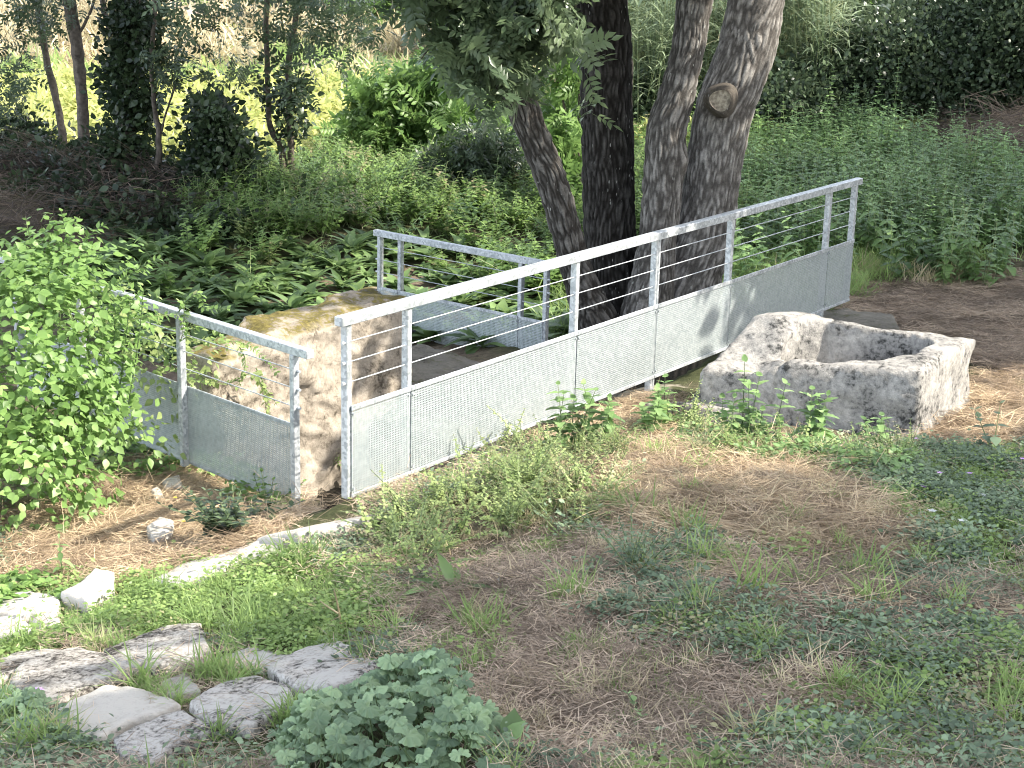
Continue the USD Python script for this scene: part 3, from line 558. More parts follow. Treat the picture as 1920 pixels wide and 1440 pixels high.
def compound(r, L=.25, pairs=4, ls=.07, T_=LEAFLET):
    """one pinnate leaf along +y"""
    P, D, S_ = [], [], []
    for k in range(pairs):
        y = L * (.3 + .7 * k / pairs)
        for s in (-1, 1): P.append((0, y, -.2 * y * y / L)); D.append((s * .85, .5, -.1)); S_.append(ls * r.uniform(.85, 1.1))
    P.append((0, L, -.2 * L)); D.append((0, 1, -.2)); S_.append(ls * 1.1)
    v, f = merge(place(T_, np.array(P), np.array(D), np.tile(UP, (len(P), 1)), np.array(S_), np.array(S_) * 1.05), T_[1])
    st = np.array([(-.003, 0, 0), (.003, 0, 0), (0.002, L, -.2 * L), (-.002, L, -.2 * L)])
    return cat_([(v, f), (st, np.array([[0, 1, 2], [0, 2, 3]]))])
def spray(r, n, L, R=.25, **k):
    """twig along +z with n pinnate leaves"""
    out = []
    for q in range(n):
        v, f = compound(r, L * r.uniform(.8, 1.2), **k); d = rdir(r, 1, -.5, .5)[0]; p = np.array([0, 0, R * (q / n - .5) * 2]) + r.normal(0, R * .25, 3)
        Y_ = norm(d + [0, 0, -.15]); X_ = norm(np.cross(Y_, UP)); Z_ = np.cross(X_, Y_); out.append((v @ np.array([X_, Y_, Z_]) + p, f))
    return cat_(out)
def clump(r, n, R, ls, T_=OVAL3, flat=1.0):
    P = r.normal(0, R * .5, (n, 3)) * [1, 1, flat]; D = norm(P / R + rdir(r, n) * .9); N = norm(rdir(r, n, .0, 1.) + UP * .6)
    return merge(place(T_, P, D, N, ls * r.uniform(.7, 1.25, n)), T_[1])
def wgrid(x0, x1, y0, y1, per_m2, r):
    n = int((x1 - x0) * (y1 - y0) * per_m2); P = np.column_stack([r.uniform(x0, x1, n), r.uniform(y0, y1, n), np.zeros(n)]); return P
def ground_(P): P[:, 2] = hz(P[:, 0], P[:, 1]); return P
def framed(P, m=60, top=60): q = proj(P); return P[(q[:, 0] > -m) & (q[:, 0] < 1920 + m) & (q[:, 1] > -top) & (q[:, 1] < 1440 + 2 * m)]
def clear(P):
    t, n_ = to_tn(P[:, 0], P[:, 1])
    bad = inpoly(P[:, :2], BASIN) | (polysd(P[:, :2], TQ) < .03)
    return P[~bad]
#PLANTS
# ------------------------------------------------------------------ the many-stemmed ash
def bark_stem(px, ydep, wpx, nr=170, ns=330, seed=0, amp=.022, swell=None):
    px = np.array(px, float); P = at_y(px[:, 0], px[:, 1], np.asarray(ydep, float)); dep = (P - EYE) @ CF
    R = np.asarray(wpx, float) * dep / FPX / 2; Q = spline(np.column_stack([P, R]), ns); P, R = Q[:, :3], Q[:, 3]
    T = norm(np.gradient(P, axis=0)); a = norm(np.cross(T, [0, 1., 0])); b = np.cross(T, a); s = np.r_[0, np.cumsum(np.linalg.norm(np.diff(P, axis=0), axis=1))]
    ang = np.arange(nr) * 2 * PI / nr; ca, sa = np.cos(ang), np.sin(ang)
    k = np.stack([np.outer(R, ca), np.outer(R, sa), np.outer(s, np.ones(nr))], -1)
    wob = (fbm(k * [3, 3, 2.2] + seed * 7, 3) - .5); big = (fbm(k * [1.5, 1.5, 1.2] + seed * 3 + 50, 2) - .5)
    kk = k * [36, 36, 6.5] + wob[..., None] * [4.5, 4.5, 0] + seed * 11
    rid = np.minimum(1 - np.abs(2 * fbm(kk, 2) - 1), 1) ; rid = np.clip((rid - .55) / .4, 0, 1)
    cr = 1 - np.clip(np.abs(2 * noise(kk * [1, 1, .8] + 31) - 1) * 2.2, 0, 1)
    hgt = np.clip(1 - .8 * rid - .35 * cr, 0, 1)
    rr = R[:, None] * (1 + .16 * big) + amp * (hgt - .5)
    if swell is not None:
        for (s0, a0, ds, da, h_) in swell: rr += h_ * np.exp(-((s[:, None] - s0) / ds) ** 2 - (((ang[None] - a0 + PI) % (2 * PI) - PI) / da) ** 2)
    V = P[:, None] + rr[..., None] * (ca[None, :, None] * a[:, None] + sa[None, :, None] * b[:, None])
    i, j = np.meshgrid(np.arange(ns - 1), np.arange(nr), indexing='ij')
    q = np.stack([i * nr + j, i * nr + (j + 1) % nr, (i + 1) * nr + (j + 1) % nr, (i + 1) * nr + j], -1).reshape(-1, 4)
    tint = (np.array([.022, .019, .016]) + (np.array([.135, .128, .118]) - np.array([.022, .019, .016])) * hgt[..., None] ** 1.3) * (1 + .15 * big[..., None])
    return V.reshape(-1, 3), tri(q)[:, ::-1], tint.reshape(-1, 3), (P, R, s)
r = np.random.default_rng(3)
AC = at_z(1190, 600, -.4)
ash = thing('ash_tree', 'big ash with four thick leaning stems rising behind the long railing', 'tree', loc=AC)
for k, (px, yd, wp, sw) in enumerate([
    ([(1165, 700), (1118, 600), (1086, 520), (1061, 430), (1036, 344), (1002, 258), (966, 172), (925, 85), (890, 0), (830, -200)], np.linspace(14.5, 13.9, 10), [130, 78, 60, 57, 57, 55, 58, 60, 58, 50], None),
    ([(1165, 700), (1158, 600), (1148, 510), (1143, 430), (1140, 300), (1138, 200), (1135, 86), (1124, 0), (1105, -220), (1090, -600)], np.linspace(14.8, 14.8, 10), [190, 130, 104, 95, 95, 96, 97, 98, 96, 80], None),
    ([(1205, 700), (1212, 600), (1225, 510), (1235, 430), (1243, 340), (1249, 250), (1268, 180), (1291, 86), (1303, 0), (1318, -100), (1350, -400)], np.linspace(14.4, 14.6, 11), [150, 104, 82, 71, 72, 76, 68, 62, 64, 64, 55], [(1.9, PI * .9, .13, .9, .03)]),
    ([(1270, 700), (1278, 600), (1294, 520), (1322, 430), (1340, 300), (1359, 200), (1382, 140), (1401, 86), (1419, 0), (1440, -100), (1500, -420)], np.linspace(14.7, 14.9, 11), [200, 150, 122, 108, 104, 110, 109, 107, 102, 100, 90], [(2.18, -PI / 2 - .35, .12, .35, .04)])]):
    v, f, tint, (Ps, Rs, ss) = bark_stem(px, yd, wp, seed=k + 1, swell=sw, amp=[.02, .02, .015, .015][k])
    tr_ = obj('trunk', (v - AC, f), 'bark', ash, tint=tint * [1.1, .5, 1.6, 2.0][k] + [.004, 0, .018, .024][k])  # bark tone per stem, with shade of the dark stem and light of others painted in
    if k == 3:
        c = at_y(1351, 188, 14.35); d0 = norm(EYE - c + [-.6, 0, -.4]); ax1 = norm(np.cross(d0, UP)); ax2 = np.cross(ax1, d0)
        th = np.linspace(0, 2 * PI, 28, endpoint=False); rings = [(.15, -.14), (.125, -.02), (.108, .02), (.09, .028), (.082, .012), (.045, .01), (.0, .012)]
        V = np.array([c + (rad * (1 + .07 * np.sin(3 * t_ + 1))) * (np.cos(t_) * ax1 + np.sin(t_) * ax2) + d0 * h_ for rad, h_ in rings for t_ in th])
        ii, jj = np.meshgrid(np.arange(len(rings) - 1), np.arange(28), indexing='ij'); q = np.stack([ii * 28 + jj, ii * 28 + (jj + 1) % 28, (ii + 1) * 28 + (jj + 1) % 28, (ii + 1) * 28 + jj], -1).reshape(-1, 4)
        nf = 28 * 3
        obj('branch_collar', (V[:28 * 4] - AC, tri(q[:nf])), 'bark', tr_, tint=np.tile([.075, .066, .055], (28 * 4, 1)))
        obj('cut_face', (V[28 * 3:] - AC, tri(q[nf:]) - 28 * 3), 'cut_wood', tr_)
lim = [((900, 40), (840, 60), (790, 110)), ((940, 150), (880, 150), (830, 130)), ((1000, 120), (1050, 60), (1080, 10))]
for a_ in lim:
    P = at_y(np.array([p[0] for p in a_]), np.array([p[1] for p in a_]), np.array([13.9, 13.7, 13.5])); obj('branch', tuple((lambda t: (t[0] - AC, t[1]))(tube(spline(P, 10), np.linspace(.02, .006, 10), 6))), 'bark_plain', ash)
def crown(parent, c, rad, n, protos, rng_, smin=.8, smax=1.3, shell=.55, off=0, name='crown', zmin=-1e9):
    P = rdir(rng_, n * 2) * (shell + (1 - shell) * rng_.uniform(0, 1, n * 2)[:, None] ** .6); P = c + P * rad
    P += (np.stack([fbm(P * .5 + k * 9, 2) for k in range(3)], 1) - .5) * .7 * np.mean(rad); P = P[P[:, 2] > zmin]
    return scatter(name, protos, P[:n] - off, rng_, smin, smax, .9, parent=parent)
ASHSPRAY = [[(spray(r, 6, .27, .16, pairs=3, ls=.15), 'leaf_ash')] for _ in range(4)]
pts = []
for cx, cy, rx, ry, n, y0 in [(860, 60, 95, 70, 74, 13.6), (990, 50, 75, 80, 56, 13.5), (930, 110, 70, 50, 34, 13.5), (1050, 30, 36, 60, 18, 13.4), (800, 30, 40, 60, 20, 13.7), (960, 185, 40, 25, 12, 13.4), (880, 175, 22, 30, 8, 13.4), (1080, 120, 16, 40, 4, 13.4), (1100, 190, 16, 35, 3, 13.6), (830, 120, 40, 30, 8, 13.7), (910, -60, 160, 60, 60, 13.6), (1160, -90, 300, 50, 60, 14.)]:
    q = r.normal(0, .5, (n, 2)); pts.append(at_y(cx + q[:, 0] * rx, cy + q[:, 1] * ry, y0 + r.normal(0, .35, n)))
pts = np.vstack(pts) + UP * .12
scatter('leaf_spray', ASHSPRAY, pts[r.random(len(pts)) < .8] - AC, r, .45, .72, 1.0, parent=ash)
BIGCL = lambda m, ls=.15, n=70: [[(clump(r, n, .55, ls), m)] for _ in range(3)]
crown(ash, np.array([1.2, 16.8, 8.2]), np.array([3.9, 4.0, 3.6]), 800, BIGCL('leaf_ash'), r, off=AC, zmin=3.4, shell=.35)
crown(ash, np.array([.2, 14.0, 5.2]), np.array([2.0, 1.6, 1.1]), 260, BIGCL('leaf_ash'), r, off=AC, zmin=3.7, shell=.2, name='crown')
crown(ash, np.array([-.7, 12.9, 4.7]), np.array([2.0, 1.9, .6]), 300, BIGCL('leaf_ash'), r, off=AC, zmin=3.9, shell=.2, name='crown')
# trees to the right of the picture, whose shade lies over the bank
for nm, lb, b0, c, rad, n in [('shade_tree', 'broad leafy tree beside the bank, to the right of the picture', (11.4, 4.0), (12.7, 3.0, 7.4), (4.2, 5.0, 3.6), 2900),
                              ('shade_tree', 'broad leafy tree over the nettle patch, to the right of the picture', (16.5, 19.), (16.8, 17.7, 8.0), (5.5, 5.5, 3.8), 950)]:
    z0 = float(hz(b0[0], b0[1])); o = np.array([*b0, z0]); t = thing(nm, lb, 'tree', loc=o)
    obj('trunk', tube(spline([[0, 0, -.2], [.1, 0, 2], [0, .2, 4], [c[0] - b0[0], c[1] - b0[1], c[2] - z0]], 14), np.linspace(.32, .1, 14), 12), 'bark_plain', t)
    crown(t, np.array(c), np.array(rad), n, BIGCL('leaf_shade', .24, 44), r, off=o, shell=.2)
    if b0[1] < 10: crown(t, np.array([12.3, 7.5, 7.2]), np.array([1.9, 1.7, 1.5]), 330, BIGCL('leaf_shade', .24, 44), r, off=o, shell=.2, name='crown')
    if b0[1] > 10:
        obj('limb', tube(spline([[.0, 0, 3.2], [-5., -4., 5.2], [-9.6, -6.5, 6.6]], 12), np.linspace(.16, .02, 12), 8), 'bark_plain', t)
        crown(t, np.array([6.9, 12.5, 6.7]), np.array([1.3, .6, .6]), 40, BIGCL('leaf_shade', .24, 44), r, off=o, shell=.1, name='crown')
        crown(t, np.array([11.4, 13.3, 6.3]), np.array([1.9, 1.4, .9]), 190, BIGCL('leaf_shade', .24, 44), r, off=o, shell=.1, name='crown')
        crown(t, np.array([7.9, 13.1, 5.7]), np.array([1.1, .95, .6]), 60, BIGCL('leaf_shade', .24, 44), r, off=o, shell=.1, name='crown')

# ------------------------------------------------------------------ background, left: ivy-hung trees on the far bank
def px_tube(px, y, w, loc, sides=9):
    px = np.array(px, float); y = np.broadcast_to(np.asarray(y, float), (len(px),)); P = at_y(px[:, 0], px[:, 1], y); d = (P - EYE) @ CF; R = np.broadcast_to(np.asarray(w, float), (len(px),)) * d / FPX / 2
    Q = spline(np.column_stack([P, R]), 28); v, f = tube(Q[:, :3], Q[:, 3], sides); rr = (fbm(v * 9, 2) - .5)[:, None] * .03
    return v + rr - loc, f
IVY = [[(clump(r, 46, .16, .075), 'leaf_ivy')] for _ in range(3)]
TWIGP = [[(strawbed(r, 90, .35, .12, .5, .0032, .2), 'twig')] for _ in range(3)]
HANG = [[(spray(r, 8, .2, .25, pairs=3, ls=.07), 'leaf_dark')] for _ in range(3)]
def bg_tree(name, label, y, stems, ivy=(), leaves=(), cat='tree', group=None):
    s0 = stems[0][0]; loc = at_y(s0[-1][0], s0[-1][1], y); t = thing(name, label, cat, group, loc)
    for px, w in stems: obj('trunk', px_tube(px, y, w, loc), 'bark_plain', t)
    for nm, blobs, pr in (('ivy', ivy, IVY), ('foliage', leaves, HANG)):
        P = []
        for cx, cy, rx, ry, n in blobs:
            q = r.normal(0, .55, (n, 2)); P.append(at_y(cx + q[:, 0] * rx, cy + q[:, 1] * ry, y + r.normal(0, .45 if nm == 'foliage' else .22, n)))
        if P: scatter(nm, pr, np.vstack(P) - loc, r, .7, 1.3, 1.0, parent=t)
bg_tree('slender_tree', 'bare dark slender trunk, thickest at the far left, slightly leaning', 20.5, [([(120, -120), (130, 0), (146, 100), (156, 220), (158, 330)], [24, 24, 23, 22, 28]), ([(150, 60), (170, 20), (190, -60)], [6, 6, 5])], leaves=[(60, 20, 60, 40, 16), (110, -20, 60, 30, 12)])
bg_tree('slender_tree', 'thin dark trunk leaning right, left of the thicker bare trunk', 21.0, [([(60, -120), (70, 0), (88, 110), (108, 200), (124, 310)], [12, 13, 13, 14, 16])], leaves=[(30, 130, 40, 60, 14), (20, 230, 40, 40, 16)], ivy=[(40, 270, 50, 30, 26)])
bg_tree('slender_tree', 'thin trunk leaning into the ivy-covered one', 20.8, [([(178, -100), (192, 0), (207, 70), (212, 120), (225, 300)], [10, 11, 11, 10, 10])])
bg_tree('ivy_tree', 'trunk wrapped in hanging dark ivy with a wide ivy foot', 20.0, [([(262, -120), (252, 0), (242, 120), (240, 220), (238, 325)], [30, 30, 28, 28, 34])],
        ivy=[(250, 20, 34, 60, 44), (255, 60, 40, 50, 28), (242, 120, 24, 60, 30), (240, 200, 18, 50, 22), (225, 280, 44, 34, 54), (262, 185, 26, 36, 12), (200, 140, 16, 30, 8)], leaves=[(300, 20, 60, 24, 7), (310, 110, 40, 40, 5)])
bg_tree('slender_tree', 'crooked thin trunk with a side shoot, right of the ivy-wrapped trunk', 19.6, [([(288, -60), (290, 20), (284, 120), (289, 195), (298, 250), (296, 320)], [8, 8, 9, 9, 11, 14]), ([(330, 160), (312, 210), (300, 258)], [4, 4, 5])], leaves=[(320, 130, 40, 40, 12)])
bg_tree('ivy_stump', 'broad cone of dark ivy over a stump on the bank', 19.4, [([(395, 195), (402, 250), (405, 330)], [18, 30, 40])], ivy=[(398, 235, 26, 28, 40), (403, 275, 40, 28, 56), (415, 312, 54, 22, 60), (385, 205, 18, 14, 14)], cat='stump')
bg_tree('leafy_tree', 'twin-stemmed small tree with drooping grey-green leaves', 20.2, [([(500, -80), (500, 60), (502, 170), (506, 235), (526, 275), (532, 325)], [9, 10, 10, 11, 13, 15]), ([(562, -100), (556, 20), (540, 140), (544, 240), (546, 320)], [9, 10, 12, 13, 15])],
        leaves=[(440, 110, 50, 26, 7), (530, 60, 60, 40, 10), (600, 70, 60, 40, 10), (480, 150, 50, 20, 4), (560, 150, 50, 30, 5), (640, 20, 50, 30, 10), (420, 10, 60, 20, 8), (540, -20, 120, 30, 18), (665, 80, 22, 20, 5)], ivy=[(545, 200, 12, 60, 14), (505, 160, 10, 40, 4)])
# far post in the field
o = at_y(686, 45, 46.); t = thing('field_post', 'pale grey post standing far off in the field', 'post', loc=o); obj('post', boxm(np.zeros(3), np.eye(3), (.16, .16, 1.3)), 'painted_post', t, smooth=False); obj('strut', boxm(np.array([-.22, 0, -.1]), np.eye(3), (.05, .05, .9)), 'painted_post', t, smooth=False)

# dead brush and ivy over the bank
BRB = np.array([(-20, 300), (140, 310), (300, 330), (420, 345), (330, 420), (120, 470), (-20, 450)], float)
P = framed(ground_(wgrid(-7.5, -1.5, 14.5, 22, 8, r))); q = proj(P); k = inpoly(q, BRB)
scatter('dead_brush', TWIGP, P[k] + UP * .02, r, .7, 1.3, .3, label='brown tangle of dead twigs and stalks on the dark bank', cat='brushwood')
BKI = np.array([(-20, 270), (200, 300), (480, 325), (600, 320), (560, 440), (350, 470), (150, 440), (-20, 330)], float)
P = framed(ground_(wgrid(-8, 0, 13, 24, 17, r))); q = proj(P); k = inpoly(q, BKI)
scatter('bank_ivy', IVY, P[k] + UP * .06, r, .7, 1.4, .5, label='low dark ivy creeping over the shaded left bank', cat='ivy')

# ------------------------------------------------------------------ wild herbs behind the basin, field beyond
HERB = [[*herb(r, .55, 6, .05, .10, 10, LANCE if k % 2 else OVAL3, .45)] for k in range(4)]
HP = np.array([(330, 400), (480, 345), (600, 320), (700, 270), (900, 230), (1010, 160), (1110, 160), (1250, 170), (1420, 260), (1400, 470), (1040, 480), (1010, 440), (720, 425), (480, 470)], float)
P = framed(ground_(wgrid(-5, 5, 14.5, 27, 30, r))); q = proj(P); k = inpoly(q, HP)
k |= inpoly(q, np.array([(280, 450), (480, 440), (1000, 440), (1060, 560), (1060, 600), (700, 470), (480, 560), (330, 560)], float)) & (r.random(len(P)) < .15)
scatter('wild_herbs', HERB, P[k], r, .6, 1.25, .2, label='rank mixed green herbs filling the hollow behind the basin', cat='weeds')
FIELD = [[(clump(r, 40, .3, .13, LANCE, .35), 'leaf_yellow')] for _ in range(3)]; DRYT = [[(tuft(r, 40, .32, .16, .012, lean=.6), 'grass_dry')] for _ in range(3)]; GRT = [[(tuft(r, 40, .4, .16, .012, lean=.5), 'grass')] for _ in range(2)]
P = framed(ground_(wgrid(-13, 4, 21.5, 33, 13, r)), 60); m = (fbm(P * .5, 2) > .36) & (proj(P)[:, 1] < 322) & ((P[:, 0] < -1.2) | (P[:, 1] > 24)); ym = proj(P)[:, 1] > 165
scatter('field_plants', FIELD, P[m & ym] + UP * .15, r, .8, 1.5, .3, label='sunlit yellow-green broad-leaved crop beyond the ivy trees', cat='crop')
P = framed(ground_(wgrid(-22, 8, 30, 46, 3.4, r)), 60); m = fbm(P * .3, 2)
scatter('dry_grass', DRYT, P[m < .55], r, .9, 1.9, .3, label='bleached dry grass over the far field', cat='grass')
scatter('field_grass', GRT, P[m > .58], r, .8, 1.4, .3, label='green strips of grass in the far field', cat='grass')
def shrub(name, label, blobs, protos, n, extra=None, cat='shrub', group=None, dens=None, smin=.8, smax=1.3, tilt=.9):
    """blobs: (px, py, distance, half sizes) ; foliage on their shells"""
    B0 = [(at_y(bx, by, yy), np.array(rr_)) for bx, by, yy, rr_ in blobs]; loc = B0[0][0].copy(); loc[2] = hz(loc[0], loc[1]); t = thing(name, label, cat, group, loc); P = []
    for c, rr_ in B0:
        m_ = int(n * rr_[0] * rr_[2] / B0[0][1][0] / B0[0][1][2]); d = rdir(r, m_, -.75); P.append(c + d * rr_ * r.uniform(.6, 1.05, m_)[:, None])
    P = np.vstack(P); g0 = hz(P[:, 0], P[:, 1]); P[:, 2] = np.maximum(P[:, 2], g0 + .05)
    for k in range(4):
        c, rr_ = B0[k % len(B0)]; e = c + rr_ * [.4 * math.cos(k * 1.7), .4 * math.sin(k * 1.7), .6]; gz = float(hz(c[0], c[1]))
        obj('stem', tube(spline([np.r_[c[:2], gz - .1] - loc, (np.r_[c[:2], gz] + e) / 2 - loc + [.1, 0, .1], e - loc], 8), np.linspace(.03, .012, 8), 6), 'bark_plain', t)
    scatter('foliage', protos, P - loc, r, smin, smax, tilt, parent=t); return t
ELD = [[(spray(r, 7, .3, .2, pairs=4, ls=.11, T_=LANCE), 'leaf_elder')] for _ in range(3)]
shrub('elder_bush', 'rounded bush of long pinnate leaves, sunlit on top, left of the ash', [(790, 215, 23.5, (.95, .8, .7)), (720, 250, 23.2, (.6, .6, .5)), (860, 255, 23.0, (.6, .6, .5)), (830, 180, 23.6, (.55, .5, .45))], ELD, 150)
shrub('grey_shrub', 'pale grey-green shrub at the foot of the pinnate bush', [(880, 320, 21., (.5, .4, .35)), (930, 300, 21.3, (.35, .3, .4))], HANG, 60)
shrub('sapling', 'yellow-green sapling between the leaning stem and the dark stem', [(1060, 210, 20.5, (.35, .35, .8)), (1075, 330, 20., (.3, .3, .5))], [[(spray(r, 7, .22, .2, pairs=3, ls=.085), 'leaf_elder')] for _ in range(2)], 60)
CLP = lambda m, ls: [[(clump(r, 60, .32, ls), m)] for _ in range(3)]
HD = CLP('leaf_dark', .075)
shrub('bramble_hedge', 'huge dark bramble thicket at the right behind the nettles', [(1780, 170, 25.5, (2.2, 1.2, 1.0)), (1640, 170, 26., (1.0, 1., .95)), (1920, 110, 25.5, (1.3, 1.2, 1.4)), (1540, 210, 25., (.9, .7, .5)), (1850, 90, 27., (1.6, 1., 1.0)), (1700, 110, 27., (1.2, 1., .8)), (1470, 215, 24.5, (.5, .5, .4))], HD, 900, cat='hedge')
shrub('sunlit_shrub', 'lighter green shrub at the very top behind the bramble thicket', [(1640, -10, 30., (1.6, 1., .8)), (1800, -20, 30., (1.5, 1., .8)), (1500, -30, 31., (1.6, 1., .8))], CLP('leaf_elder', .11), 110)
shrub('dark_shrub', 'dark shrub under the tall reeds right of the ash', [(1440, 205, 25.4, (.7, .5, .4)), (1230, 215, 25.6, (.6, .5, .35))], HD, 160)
# distant trees of the field's far edge
shrub('field_tree', 'dark leafy tree at the top of the field', [(600, -25, 44., (2.6, 1.2, .8)), (420, -30, 45., (2.2, 1.2, .7))], BIGCL('leaf_ash', .2), 60, cat='tree')
shrub('field_tree', 'sunlit green tree beyond the drooping ash leaves', [(730, 30, 40., (1., .8, .7)), (1000, 20, 36., (1.8, 1., 1.4)), (820, 0, 42., (1.4, 1., .7))], BIGCL('leaf_elder', .18), 40, cat='tree')
# reeds
def reed(r_):
    S_, Lf = [], []
    for q in range(4):
        b0 = np.r_[r_.normal(0, .12, 2), 0]; d = np.r_[r_.normal(0, .10, 2), 1]; H = r_.uniform(1.9, 2.8); s = np.linspace(0, 1, 7)[:, None]; pts = b0 + d * H * s; S_.append(tube(pts, np.linspace(.009, .004, 7), 3, False))
        for k in range(11):
            u = r_.uniform(.15, 1.); a_ = r_.uniform(0, 2 * PI); Lf.append(place(leafT([.02, .028, .024, .016, 0], .3, r_.uniform(.2, .75)), b0 + d * H * u, [math.cos(a_), math.sin(a_), r_.uniform(.4, 1.1)], UP, r_.uniform(.4, .65))[0])
    return [(cat_(S_), 'stem'), (merge(np.array(Lf), leafT([1] * 5)[1]), 'leaf_reed')]
REED = [reed(r) for _ in range(4)]
P = ground_(wgrid(.8, 6.2, 25.0, 30, 12, r)); q = proj(P); k = (q[:, 0] > 1090) & (q[:, 0] < 1570)
scatter('reeds', REED, P[k], r, .7, 1.15, .06, label='tall pale reed bed at the top behind the ash stems', cat='reeds')
# nettle patch
def nettle(r_, H, pairs=9, ls=.085, mt='leaf_nettle', lean=.1):
    d = np.r_[r_.normal(0, lean, 2), 1]; s = np.linspace(0, 1, 7)[:, None]; pts = d * H * s + np.r_[r_.normal(0, .05, 2), 0] * s ** 2; Lf = []
    for k in range(pairs):
        u = .12 + .88 * k / (pairs - 1); p = pts[0] + (pts[-1] - pts[0]) * u; p = np.array([np.interp(u, s[:, 0], pts[:, q]) for q in range(3)]); a0 = k * PI / 2 + r_.uniform(-.25, .25); sz = ls * (1.15 - .8 * u ** 1.5) * r_.uniform(.85, 1.1)
        for q in (0, PI): Lf.append(place(SERR, p, [math.cos(a0 + q), math.sin(a0 + q), r_.uniform(-.35, .25) + .7 * u ** 3], UP, sz)[0])
    return tube(pts, np.linspace(.0045, .002, 7), 4, False), np.array(Lf)
def ncl(mt):
    st, lv = [], []
    for q in range(6):
        s_, l_ = nettle(r, r.uniform(.4, .8), 8, .13, lean=.18); o = np.r_[r.normal(0, .13, 2), 0]; st.append((s_[0] + o, s_[1])); lv.append(l_ + o)
    return [(cat_(st), 'stem'), (merge(np.vstack(lv), SERR[1]), mt)]
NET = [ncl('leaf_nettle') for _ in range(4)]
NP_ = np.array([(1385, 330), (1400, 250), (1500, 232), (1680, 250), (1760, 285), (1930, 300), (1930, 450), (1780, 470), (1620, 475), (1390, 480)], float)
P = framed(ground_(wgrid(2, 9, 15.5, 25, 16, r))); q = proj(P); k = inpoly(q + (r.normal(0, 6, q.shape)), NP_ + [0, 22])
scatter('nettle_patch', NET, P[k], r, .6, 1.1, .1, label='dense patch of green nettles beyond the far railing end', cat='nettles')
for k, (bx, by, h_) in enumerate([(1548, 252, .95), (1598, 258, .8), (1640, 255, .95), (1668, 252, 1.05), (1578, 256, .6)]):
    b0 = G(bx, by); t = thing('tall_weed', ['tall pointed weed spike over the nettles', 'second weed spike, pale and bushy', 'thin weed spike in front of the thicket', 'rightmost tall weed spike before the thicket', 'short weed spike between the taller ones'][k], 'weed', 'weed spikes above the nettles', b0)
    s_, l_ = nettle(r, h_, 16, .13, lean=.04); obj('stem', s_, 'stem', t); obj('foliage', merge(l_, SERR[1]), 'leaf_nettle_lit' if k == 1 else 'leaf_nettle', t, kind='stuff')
b0 = G(1690, 440); t = thing('grass_tuft', 'bleached dry grass tuft in front of the nettle patch', 'grass', loc=b0); obj('blades', tuft(r, 90, .45, .10, .008, lean=.28), 'grass_dry', t, kind='stuff')
P = framed(ground_(wgrid(4.5, 10, 20, 26, 14, r))); q = proj(P); k = inpoly(q, np.array([(1730, 250), (1940, 220), (1940, 295), (1780, 300)], float))
scatter('dead_twigs', TWIGP, P[k], r, .7, 1.2, .3, label='brown dead twigs under the right end of the thicket', cat='brushwood')

# ------------------------------------------------------------------ broad-leaved plants round the basin
def rosette(r_, n, L, W, el=(.3, 1.3), T_=LANCE):
    a_ = np.arange(n) * 2.4 + r_.uniform(0, 6); e = r_.uniform(*el, n); D = np.stack([np.cos(a_) * np.cos(e), np.sin(a_) * np.cos(e), np.sin(e)], 1); P = D * .02 + np.column_stack([r_.normal(0, .03, (n, 2)), np.zeros(n)])
    return place(T_, P, D, np.tile(UP, (n, 1)), L * r_.uniform(.7, 1.15, n), W * r_.uniform(.8, 1.2, n))
CL = leafT([.03, .08, .18, .24, .25, .22, .16, .09, 0], .25, .62)
CLB = 'broad-leaved dark green plant in the bed behind the railings'
protos = []
P = clear(framed(ground_(wgrid(-4.2, 1.2, 12.2, 18.5, 30, r)))); q = proj(P); tq, nq = to_tn(P[:, 0], P[:, 1])
k = inpoly(q, np.array([(180, 470), (330, 440), (480, 470), (720, 450), (1010, 470), (1080, 560), (1060, 660), (720, 640), (560, 600), (300, 700), (200, 640)], float)) & ~((nq < 2.62) & (nq > -.5) & (tq < 5.0) & (tq > .3))
P = P[k]; keep = []
for p in P:
    if all(np.hypot(*(p[:2] - o[:2])) > .19 for o in keep): keep.append(p)
for k, p in enumerate(keep):
    if k < 4:
        t = thing('comfrey_plant', CLB, 'plant', 'broad-leaved plants behind the railings', p); Vn = rosette(r, 22, .25, .21, (.3, 1.25), CL)
        for v in Vn: obj('leaf', (v, CL[1]), 'leaf_comfrey', t)
        protos.append((t, p))
    else: dup(protos[k % 4][0], p, r.uniform(0, 6), r.uniform(.6, 1.1))
b0 = at_y(1005, 425, 17.); b0[2] = hz(b0[0], b0[1]); t = thing('burdock_plant', 'single plant with two huge shiny leaves beside the leaning ash stem', 'plant', loc=b0)
for v in rosette(r, 6, .5, .55, (.3, .9), CL): obj('leaf', (v, CL[1]), 'leaf_comfrey', t)

# ------------------------------------------------------------------ bright bush on the left
def shell_leaves(blobs, per, L, r_, T_=OVAL, zlo=-.5, jitter=.16):
    out = []
    for bx, by, yy, rr_ in blobs:
        c = at_y(bx, by, yy); rr_ = np.array(rr_) * np.ones(3); n = int(per * (rr_[0] * rr_[2]) * 12); d = rdir(r_, n, zlo); P = c + d * rr_ * (1 + r_.normal(0, jitter, (n, 1)) - .1 * (r_.random((n, 1)) < .4)); P = P + (np.stack([fbm(P * 3 + k * 5, 2) for k in range(3)], 1) - .5) * .25
        nm = norm(d + UP * .7 + rdir(r_, n) * .5); D = norm(np.cross(nm, rdir(r_, n)) + d * .5 - UP * .25); ok = P[:, 2] > hz(P[:, 0], P[:, 1]) + .02
        out.append(place(T_, P[ok], D[ok], nm[ok], L * r_.triangular(.4, .85, 1.35, ok.sum())))
    return np.vstack(out)
